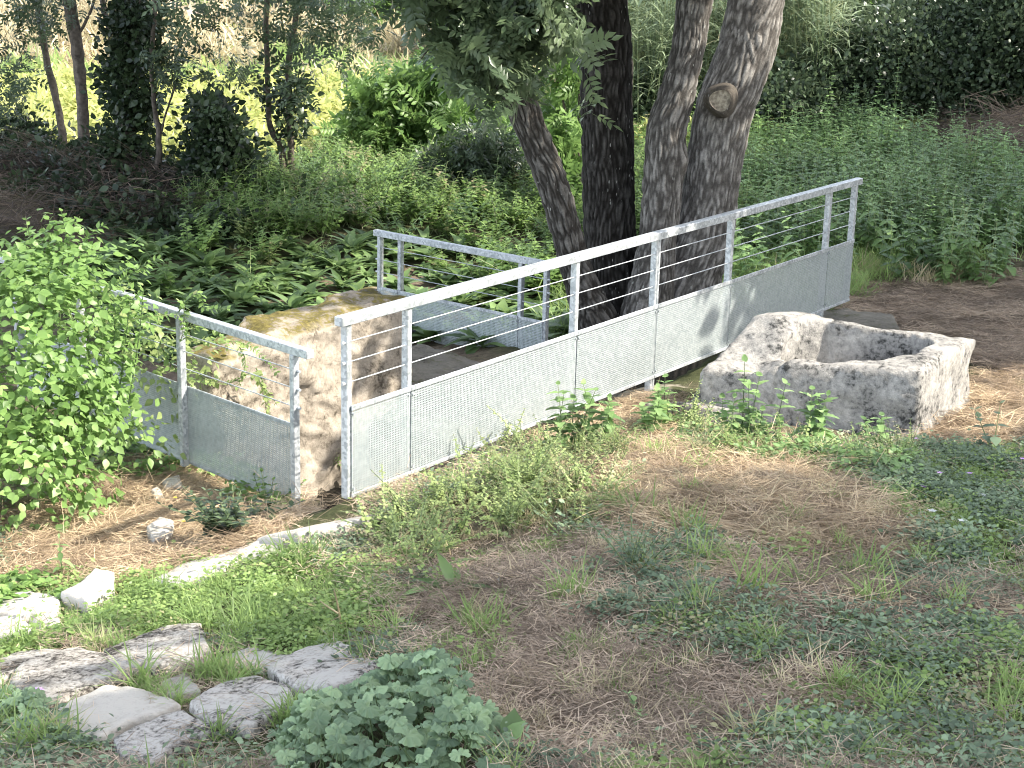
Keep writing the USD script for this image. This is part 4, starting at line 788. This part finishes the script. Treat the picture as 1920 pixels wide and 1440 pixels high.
def shoot(px, y, L, r_, every=.035, T_=OVAL, pairs=True):
    px = np.array(px, float); P = spline(at_y(px[:, 0], px[:, 1], np.asarray(y) * np.ones(len(px))), 40); s = np.r_[0, np.cumsum(np.linalg.norm(np.diff(P, axis=0), axis=1))]; Lf = []
    for k, u in enumerate(np.arange(.02, s[-1], every)):
        p = np.array([np.interp(u, s, P[:, q]) for q in range(3)]); T0 = norm(np.array([np.interp(min(u + .02, s[-1]), s, P[:, q]) for q in range(3)]) - p + 1e-6); sd = rdir(r_, 1)[0]
        for sgn in ((1, -1) if pairs else (1,)): Lf.append(place(T_, p, norm(np.cross(T0, sd)) * sgn + T0 * .6 + UP * .1, UP + rdir(r_, 1)[0] * .5, L * r_.uniform(.7, 1.15) * (1 - .45 * u / s[-1]))[0])
    return tube(P, np.linspace(.005, .0018, 40), 4, False), np.array(Lf)
bl = [(50, 640, 10.3, (.55, .5, .50)), (150, 560, 10.6, (.40, .4, .34)), (20, 760, 10.0, (.55, .4, .45)), (150, 690, 10.4, (.30, .35, .36)), (140, 800, 10.1, (.34, .35, .32)), (10, 880, 9.7, (.40, .35, .30)), (120, 470, 10.8, (.17, .17, .24)), (190, 790, 10.5, (.2, .25, .26)), (70, 540, 10.7, (.28, .3, .26)), (80, 880, 9.8, (.26, .2, .2)), (30, 930, 9.9, (.5, .4, .28)), (-10, 800, 10., (.5, .4, .4)), (120, 900, 10.0, (.25, .2, .16)), (10, 510, 10.9, (.34, .3, .22)), (95, 530, 10.9, (.3, .3, .22)), (60, 470, 10.9, (.2, .2, .16)), (20, 560, 10.7, (.3, .3, .25))]
b0 = at_z(60, 900, -.45); t = thing('privet_bush', 'bright green leafy bush swallowing the end of the left railing', 'bush', loc=b0)
leaves = [shell_leaves(bl, 250, .073, r)]; st = []
for px, y in [([(190, 560), (250, 510), (300, 485)], 10.6), ([(130, 500), (122, 430), (114, 392)], 10.8), ([(90, 520), (60, 460), (48, 405)], 10.8), ([(150, 480), (170, 440), (200, 420)], 10.8), ([(180, 650), (240, 600), (330, 590), (350, 640)], 10.7), ([(120, 480), (135, 440), (150, 405)], 10.9), ([(40, 520), (20, 480), (-10, 470)], 10.6)] + [([(60 + k * 22, 880 - k * 12), (60 + k * 26, 640 - 12 * k), (40 + k * 24 + r.uniform(-30, 30), 520 + k * 9)], 10.35) for k in range(9)]:
    s_, l_ = shoot(px, y, .075, r); st.append(s_); leaves.append(l_)
for s_ in st: obj('stem', (s_[0] - b0, s_[1]), 'stem', t)
leaf_parts(t, b0, np.vstack(leaves), OVAL[1], 'leaf_bush', 300)
b0 = at_z(250, 800, -.4); t = thing('climbing_vine', 'darker climber hanging through the cables of the left railing', 'climber', loc=b0); leaves = [shell_leaves([(230, 640, 11.3, (.32, .3, .34)), (300, 690, 11.2, (.28, .25, .25)), (240, 740, 11.0, (.3, .3, .3)), (360, 650, 11.3, (.2, .2, .14)), (180, 600, 11.5, (.3, .3, .3)), (250, 830, 10.7, (.25, .2, .2))], 150, .066, r)]
for px, y in [([(335, 585), (375, 550), (385, 580), (432, 578)], 10.8), ([(340, 590), (360, 640), (440, 640), (520, 700)], 11.0), ([(350, 680), (420, 720), (470, 700), (500, 790)], 11.1), ([(480, 690), (500, 740), (505, 780)], 11.3), ([(470, 700), (490, 720), (520, 760)], 11.2), ([(330, 560), (345, 575), (338, 640)], 10.75), ([(440, 640), (460, 680), (440, 730)], 11.1), ([(330, 620), (390, 610), (430, 660)], 10.9), ([(300, 640), (340, 700), (400, 720)], 10.9)]:
    s_, l_ = shoot(px, y, .062, r, .028); obj('stem', (s_[0] - b0, s_[1]), 'stem', t); leaves.append(l_)
leaf_parts(t, b0, np.vstack(leaves), OVAL[1], 'leaf_herb', 200)

# ------------------------------------------------------------------ single plants in the foreground
def herb_plant(name, label, px, H, stems, ln, pairs, m, T_=OVAL, cat='plant', group=None, spread=.35, up=.0, nl=300):
    b0 = G(*px); t = thing(name, label, cat, group, b0)
    for q in range(stems):
        d = np.r_[r.normal(0, spread, 2), 1]; hh = H * (r.uniform(.65, 1.05) if stems > 1 else 1); s = np.linspace(0, 1, 8)[:, None]; pts = np.r_[r.normal(0, .03 if stems > 1 else 0, 2), 0] + d * hh * s - UP * .2 * np.hypot(*d[:2]) * hh * s ** 2
        obj('stem', tube(pts, np.linspace(.0045, .0018, 8), 5), 'stem', t)
        for k in range(pairs):
            u = .15 + .85 * k / max(1, pairs - 1); p = np.array([np.interp(u, s[:, 0], pts[:, c]) for c in range(3)]); a0 = k * PI / 2 + r.uniform(-.3, .3); sz = ln * (1.15 - .7 * u ** 1.5) * r.uniform(.8, 1.15)
            for w_ in (0, PI): obj('leaf', (place(T_, p, [math.cos(a0 + w_), math.sin(a0 + w_), r.uniform(-.3, .35) + .6 * u ** 3], UP, sz)[0], T_[1]), m, t)
    return t
NG = 'young nettles along the front of the trough'
for k, (px, H, lb) in enumerate([((1403, 835), .36, 'tallest young nettle in front of the broken trough rim'), ((1448, 842), .30, 'nettle standing just right of the tallest one at the trough'), ((1500, 850), .33, 'nettle with long drooping leaves before the trough middle'), ((1540, 856), .27, 'nettle furthest right of the tight nettle group at the trough'), ((1372, 842), .22, 'low nettle left of the tallest one at the trough'),
                                 ((1625, 848), .22, 'small lone nettle before the right half of the trough'), ((1232, 800), .26, 'lone nettle by the footing stone at the trough corner'), ((1045, 850), .32, 'nettle leaning on the panel foot at the top of the weed mound'), ((1082, 842), .30, 'nettle twin at the panel foot, right of the leaning one'), ((1135, 838), .28, 'nettle third along the panel foot, nearest the ledge'), ((1215, 812), .16, 'tiny nettle beside the footing stone')]):
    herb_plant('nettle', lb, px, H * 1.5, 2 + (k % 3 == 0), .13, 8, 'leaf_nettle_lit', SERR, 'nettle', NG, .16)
herb_plant('young_weed', 'upright young weed with drooping leaves alone in the straw on the left', (118, 1092), .26, 1, .11, 6, 'leaf_nettle_lit', LANCE, 'weed', None, .05)
herb_plant('blue_green_weed', 'bushy upright blue-green weed in the middle of the bank', (1195, 1075), .30, 14, .055, 10, 'leaf_creeper', LANCE, 'weed', None, .45)
herb_plant('dark_herb', 'dark low herb with yellow flowers beside the rim slab', (430, 1008), .30, 38, .08, 7, 'leaf_dark', OVAL, 'herb', None, .75)
herb_plant('railing_weed', 'leafy weed climbing the foot of the left railing post', (500, 960), .3, 5, .075, 6, 'leaf_herb', OVAL, 'weed', None, .6)
herb_plant('weed_tuft', 'green weed tuft on the wall foot between the two railing posts', (628, 890), .22, 8, .05, 7, 'leaf_herb', LANCE, 'weed', None, .6)
herb_plant('small_weed', 'small light green seedling alone in the brown thatch', (1198, 1352), .07, 3, .06, 3, 'leaf_nettle_lit', OVAL, 'weed', None, .7)
herb_plant('shaded_weed', 'dark thin-leaved weed at the right frame edge above the purple flowers', (1850, 850), .36, 2, .10, 5, 'leaf_creeper', OVAL, 'weed', None, .35)
for k, (a_, b_) in enumerate([(330, 968), (322, 985), (345, 1012), (362, 972)]):
    p = G(a_, b_) + UP * .12; v = place(OVAL3, np.tile(p, (5, 1)), np.array([(math.cos(q * 1.26), math.sin(q * 1.26), .4) for q in range(5)]), np.tile(UP, (5, 1)), .016); m = obj('yellow_flower', merge(v - p, OVAL3[1]), 'petal_yellow'); UsdGeom.Xformable(m).AddTranslateOp().Set(Gf.Vec3d(*map(float, p))); tag(m, ['topmost yellow flower by the dark herb', 'yellow flower left of the dark herb', 'lowest yellow flower by the dark herb', 'yellow flower nearest the dark herb'][k], 'flower', 'yellow flowers by the dark herb')
def mallow(name, label, poly, n, d0, H, limit):
    poly = np.array(poly, float); c = poly.mean(0); b0 = G(*c); t = thing(name, label, 'plant', None, b0); lo, hi = poly.min(0), poly.max(0); q = np.column_stack([r.uniform(lo[0], hi[0], n * 4), r.uniform(lo[1], hi[1] + 25, n * 4)]); q = q[inpoly(q, poly)][:n]
    P = G(q[:, 0], q[:, 1]); ed = np.clip(-polysd(q, poly) / 70, .15, 1); P[:, 2] += H * ed * r.uniform(.35, 1.15, len(P)); a_ = r.uniform(0, 2 * PI, len(P)); D = np.column_stack([np.cos(a_), np.sin(a_), r.uniform(-.35, .1, len(P))])
    N = norm(np.column_stack([r.normal(0, .5, (len(P), 2)), np.ones(len(P))])); S_ = d0 * r.uniform(.55, 1.15, len(P))
    Vn = place(MALLOW, P, D, N, S_); leaf_parts(t, b0, Vn, MALLOW[1], 'leaf_mallow', limit)
    st = [tube([[p[0] + x_[0] * .06, p[1] + x_[1] * .06, p[2] - H * .9], [p[0], p[1], p[2] - .01]], [.003, .002], 4, False) for p, x_ in zip(P, r.normal(0, 1, (len(P), 2)))]
    v, f = cat_(st); obj('leaf_stalks', (v - b0, f), 'stem', t, kind='stuff'); return t
mallow('mallow_clump', 'large clump of round lobed mallow leaves at the bottom centre', [(480, 1540), (520, 1370), (570, 1320), (660, 1300), (740, 1245), (830, 1240), (900, 1300), (950, 1370), (965, 1540)], 470, .105, .20, 300)
mallow('mallow_clump', 'smaller mallow with a pink flower at the left edge below the stones', [(-20, 1300), (60, 1285), (120, 1310), (165, 1390), (120, 1440), (-20, 1450)], 120, .09, .13, 120)
def flower(name, label, px, h_, mt, size, group=None):
    p = G(*px) + UP * h_; v = place(OVAL3, np.tile(p, (5, 1)), np.array([(math.cos(q * 1.26), math.sin(q * 1.26), .3) for q in range(5)]), np.tile(UP, (5, 1)), size); m = obj(name, merge(v - p, OVAL3[1]), mt); UsdGeom.Xformable(m).AddTranslateOp().Set(Gf.Vec3d(*map(float, p))); tag(m, label, 'flower', group)
flower('pink_flower', 'pink mallow flower below the dark mossy stone', (74, 1318), .06, 'petal_pink', .026)
for k, (px, lb) in enumerate([((1760, 905), 'left purple flower of the level pair in the right-hand grass'), ((1816, 908), 'right purple flower of the level pair in the right-hand grass'), ((1730, 930), 'pale purple flower below the level pair'), ((1716, 842), 'purple flower at the foot of the trough corner'), ((1915, 880), 'purple flower at the right frame edge')]):
    flower('purple_flower', lb, px, .06, 'petal_pink', .020, 'purple flowers in the right-hand grass')
for k, (px, lb) in enumerate([((1840, 950), 'white flower head highest in the blue-green cover'), ((1802, 1000), 'white flower head lower in the blue-green cover'), ((1745, 985), 'small white flower head left of the others')]):
    flower('white_flower', lb, px, .07, 'petal_white', .028, 'white flower heads at the right')
b0 = G(840, 1110); t = thing('dock_plant', 'rosette of long dark leaves in the dry turf below the weed mound', 'plant', loc=b0)
for v in rosette(r, 8, .2, .16, (.1, .8), LANCE): obj('leaf', (v, LANCE[1]), 'leaf_comfrey', t)
b0 = G(965, 1405); t = thing('broadleaf_plant', 'light green plant with few broad leaves right of the big mallow clump', 'plant', loc=b0)
for v in rosette(r, 6, .13, .15, (.2, .9), OVAL): obj('leaf', (v, OVAL[1]), 'leaf_nettle_lit', t)
for k, (pxs, w, lb) in enumerate([([(640, 1185), (636, 1150), (626, 1106)], .012, 'broken pale forked stalk standing in the lawn'), ([(790, 1095), (765, 1055), (748, 1020)], .006, 'thin leaning dry stalk left of the dock rosette'), ([(845, 1045), (838, 1020), (826, 1008)], .006, 'short dry stalk above the dock rosette'), ([(1355, 955), (1380, 925), (1400, 905)], .008, 'dry stalk leaning on the straw mound'), ([(1420, 1070), (1480, 1055), (1530, 1040)], .006, 'long dry stalk lying above the green grass strip'), ([(1570, 1040), (1600, 1035), (1616, 1028)], .008, 'thick short dry stalk at the right of the straw mound'), ([(1580, 985), (1610, 1000), (1650, 1016)], .010, 'brown stick lying on the straw mound'), ([(1255, 1010), (1264, 1020), (1262, 1045)], .006, 'bent dry stalk beside the blue-green weed'), ([(1660, 1065), (1690, 1068), (1720, 1064)], .010, 'grey dead stick at the foot of the blue-green cover'), ([(60, 1130), (160, 1128), (250, 1122)], .006, 'long pale stalk lying along the edge of the straw')]):
    px = np.array(pxs, float); P = G(px[:, 0], px[:, 1]); b0 = P[0].copy()
    if k < 3: P = at_y(px[:, 0], px[:, 1], P[0][1] + np.array([0, .005, .01])); b0 = P[0].copy()
    else: P = P + UP * .03
    t = thing('dry_stalk', lb, 'stalk', 'dry stalks on the bank', b0); v, f = tube(spline(P, 8), np.linspace(w, w * .5, 8) * .6, 6); obj('stalk', (v - b0, f), 'grass_dry', t)
    if k == 0: Q = at_y(np.array([634., 615., 600.]), np.array([1150., 1138., 1127.]), b0[1]); v, f = tube(Q, np.array([.005, .004, .003]), 6); obj('side_branch', (v - b0, f), 'grass_dry', t)
b0 = G(1187, 1207) + UP * .03; t = thing('dead_leaf', 'orange-brown dead leaf lying in the dry turf', 'leaf', loc=b0); v = place(OVAL, np.zeros(3), [.5, -.6, .1], UP, .06)[0]; obj('blade', (v, OVAL[1]), 'dead_leaf', t)
ground_stone('pebble', [930, 1082, 940, 1080, 944, 1092, 934, 1097], 'tiny white pebble on the dry turf beside the dock', 'limestone', .03, h=.007, amp=.004, seed=90)

# ------------------------------------------------------------------ ground cover of the foreground
GR = [[(tuft(r, 60, .11, .05, .003, lean=.5), 'grass')] for _ in range(4)]; GRL = [[(tuft(r, 40, .20, .035, .0033, lean=.4), 'grass')] for _ in range(3)]; DG = [[(tuft(r, 44, .12, .05, .0016, lean=.8), 'grass_dry')] for _ in range(3)]
STR = [[(strawbed(r, 150, .16), 'straw')] for _ in range(4)]; STO = [[(strawbed(r, 170, .16, .025, .10, .0013, .02), 'straw_old')] for _ in range(4)]
CRP = [[(creeper(r, 90, .13, .026, .05, OVAL3 if k % 2 else LANCE), 'leaf_creeper')] for k in range(4)]; GCV = [[(creeper(r, 70, .12, .024, .06, OVAL3), 'grass')] for k in range(3)]
WEED = [[*herb(r, .32, 7, .02, .034, 12, OVAL3, .8, 'leaf_weed')] for _ in range(4)]
base = clear(framed(ground_(wgrid(-3.4, 4.6, 4.6, 13.2, 230, r)))); t_b, n_b = to_tn(base[:, 0], base[:, 1]); q = proj(base)
nz = fbm(np.column_stack([base[:, :2] * 1.4, np.zeros(len(base))]) + 3, 4); nz2 = fbm(np.column_stack([base[:, :2] * 1.9, np.zeros(len(base))]) + 60, 4)
I = {k: zone(base, k, 14) for k in Z}; u = r.random(len(base))
SPX = [np.array(p, float).reshape(-1, 2) for p in ([103, 1345, 200, 1308, 270, 1305, 335, 1335, 300, 1352, 190, 1395], [220, 1400, 335, 1352, 410, 1385, 290, 1446], [365, 1335, 480, 1288, 548, 1332, 400, 1374], [510, 1275, 640, 1228, 708, 1267, 620, 1312], [200, 1235, 370, 1192, 395, 1243, 300, 1262], [20, 1290, 150, 1232, 242, 1270, 90, 1325], [488, 1022, 600, 957, 705, 950, 692, 990, 560, 1034])]
on = inpoly(q, np.array([(480, 1620), (540, 1370), (590, 1330), (680, 1310), (750, 1265), (830, 1260), (890, 1310), (930, 1380), (960, 1620)], float)) | inpoly(q, np.array([(340, 1000), (440, 960), (500, 985), (440, 1030), (360, 1035)], float))
for p in STONE_PX: on |= inpoly(q - [0, 3], p.mean(0) + (p - p.mean(0)) * 1.02)
front = n_b < -.05
low = I['strawL']; openg = ~(I['strawL'] | I['lawn'] | I['weeds'] | I['mound'] | I['thatch'] | I['thatch2'] | I['greenR'] | I['greenR2'] | I['stonesL'] | I['path'] | I['dryR'] | I['ledge'])
near = (q[:, 1] > 840) & (front | low | (q[:, 0] < 560)) & ~on
def cover(name, protos, m, label, cat, **k): scatter(name, protos, base[m], r, label=label, cat=cat, **k)
cover('lawn_grass', GR, near & ((I['lawn'] & (u < .75)) | (I['stonesL'] & (u < .28)) | (I['greenR2'] & (u < .42) & (nz > .42)) | (openg & (nz2 > .50) & (u < .42)) | (I['thatch2'] & (nz2 > .55) & (u < .3)) | (I['thatch'] & (nz2 > .60) & (u < .25)) | (I['greenR'] & (nz2 < .52) & (u < .6))), 'short bright grass of the lawn strip and between the stones', 'grass', smin=.3, smax=.75)
cover('long_grass', GRL, near & ((I['stonesL'] & (u < .12)) | (I['lawn'] & (u > .98)) | (openg & (u > .975)) | (I['greenR2'] & (u > .965)) | (I['mound'] & (u > .97)) | (I['thatch2'] & (u > .98))), 'longer loose grass tufts scattered over the bank', 'grass', smin=.6, smax=1.2)
cover('straw', STR, near & ((I['strawL'] & (u < .9)) | (I['mound'] & (u < .8)) | (I['dryR'] & (u < .5)) | (I['thatch2'] & (u < .18)) | (I['ledge'] & (u < .10))) | ((I['dryR'] | I['ledge']) & front & (u < .25)), 'pale cut straw lying in sun and on the mound', 'straw', smin=.7, smax=1.3, tilt=.1)
cover('old_thatch', STO, near & ((I['thatch'] & (u < .7)) | (I['thatch2'] & (u < .6)) | (openg & (u < .5)) | (I['greenR2'] & (u < .25)) | (I['mound'] & (u > .7)) | (I['stonesL'] & (u < .10))) | (I['path'] & (u < .35)), 'brown withered thatch over the worn turf', 'thatch', smin=.7, smax=1.3, tilt=.1)
cover('creeping_weed', CRP, near & ((I['greenR'] & (nz2 > .48) & (u < .8)) | (I['greenR2'] & (nz > .38) & (u < .6)) | (openg & (nz > .47) & (u < .55)) | (I['thatch'] & (nz > .60) & (u < .45)) | (I['thatch2'] & (nz > .54) & (u < .5)) | (I['mound'] & (nz > .62) & (u < .3)) | (I['stonesL'] & (nz > .52) & (u < .3))), 'low blue-green creeping weed in patches on the bank', 'weed', smin=.7, smax=1.25)
cover('clover', GCV, near & ((I['greenR2'] & (u < .40)) | (openg & (nz2 > .54) & (u > .7)) | (I['lawn'] & (u > .45)) | (I['greenR'] & (u < .12))), 'fresh green small-leaved cover in the turf', 'clover', smin=.7, smax=1.2)
cover('sprawling_weed', WEED, near & front & ((I['weeds'] & (u < .32) & (nz > .36)) | (I['ledge'] & (u < .03))), 'sprawling pale green weeds heaped before the railing foot', 'weed', smin=.45, smax=.95, tilt=.35)
P = clear(framed(ground_(wgrid(1.2, 6.5, 11.0, 17.0, 110, r)))); qq = proj(P); tq, nq = to_tn(P[:, 0], P[:, 1]); k = ((nq < -.1) | (tq > 6.8)) & inpoly(qq, np.array([(1500, 540), (1940, 500), (1940, 720), (1830, 690), (1800, 640), (1590, 600)], float)) & (fbm(P * 2.5, 3) > .40)
scatter('path_litter', STO, P[k], r, .7, 1.3, .1, label='brown trodden litter on the worn path behind the trough', cat='litter')
cover('dry_tufts', DG, near & ((I['mound'] & (u < .35)) | (I['weeds'] & (u > .8)) | (openg & (u > .88)) | (I['thatch'] & (u > .94))) , 'dry standing grass stubble on the mound', 'grass', smin=.6, smax=1.2, tilt=.3)
lowt = inpoly(q, np.array([(1270, 795), (1400, 835), (1560, 862), (1720, 850), (1690, 905), (1450, 885), (1280, 845)], float)) & front
cover('trough_foot_weeds', [[(creeper(r, 60, .12, .04, .12, OVAL), 'leaf_nettle_lit')] for _ in range(2)] + [WEED[0]], lowt & (u < .28), 'pale green weeds along the foot of the trough', 'weed', smin=.6, smax=1.1)
lowl = inpoly(q, np.array([(170, 850), (330, 835), (470, 900), (540, 960), (500, 985), (420, 920), (330, 895), (200, 900)], float)) | inpoly(q, np.array([(-10, 1100), (110, 1105), (120, 1150), (-10, 1160)], float))
cover('bank_weeds', [[(creeper(r, 60, .12, .05, .10, OVAL), 'leaf_bush')] for _ in range(3)], lowl & (u < .32), 'fresh green seedlings along the foot of the left railing', 'weed')
P = clear(framed(ground_(wgrid(1.8, 9.5, 12.4, 17.5, 34, r)))); q = proj(P); tq, nq = to_tn(P[:, 0], P[:, 1]); k = (nq < -.1) | (tq > 6.9); k &= inpoly(q, np.array([(1380, 470), (1940, 450), (1940, 545), (1700, 530), (1600, 520), (1500, 560), (1390, 570)], float))
k &= (fbm(P * 1.7, 3) > .46)
scatter('verge_grass', [[(tuft(r, 60, .3, .14, .004, lean=.5), 'grass')], [(tuft(r, 60, .28, .14, .004, lean=.5), 'grass_dry')], NET[0], [(tuft(r, 60, .24, .14, .004, lean=.5), 'grass')]], P[k], r, .6, 1.1, label='rough grass verge between the path and the nettles', cat='grass')
P = ground_(wgrid(.4, 4.6, 14.2, 17.5, 30, r)); q = proj(P); tq, nq = to_tn(P[:, 0], P[:, 1]); k = (nq > .25) & (q[:, 0] > 1040) & ~((np.abs(P[:, 0] - 1.4) < .9) & (np.abs(P[:, 1] - 14.7) < .5))
scatter('tree_foot_grass', [[(tuft(r, 60, .26, .12, .006, lean=.4), 'grass')] for _ in range(3)], P[k], r, .6, 1.1, label='thin grass round the foot of the ash behind the railing', cat='grass')
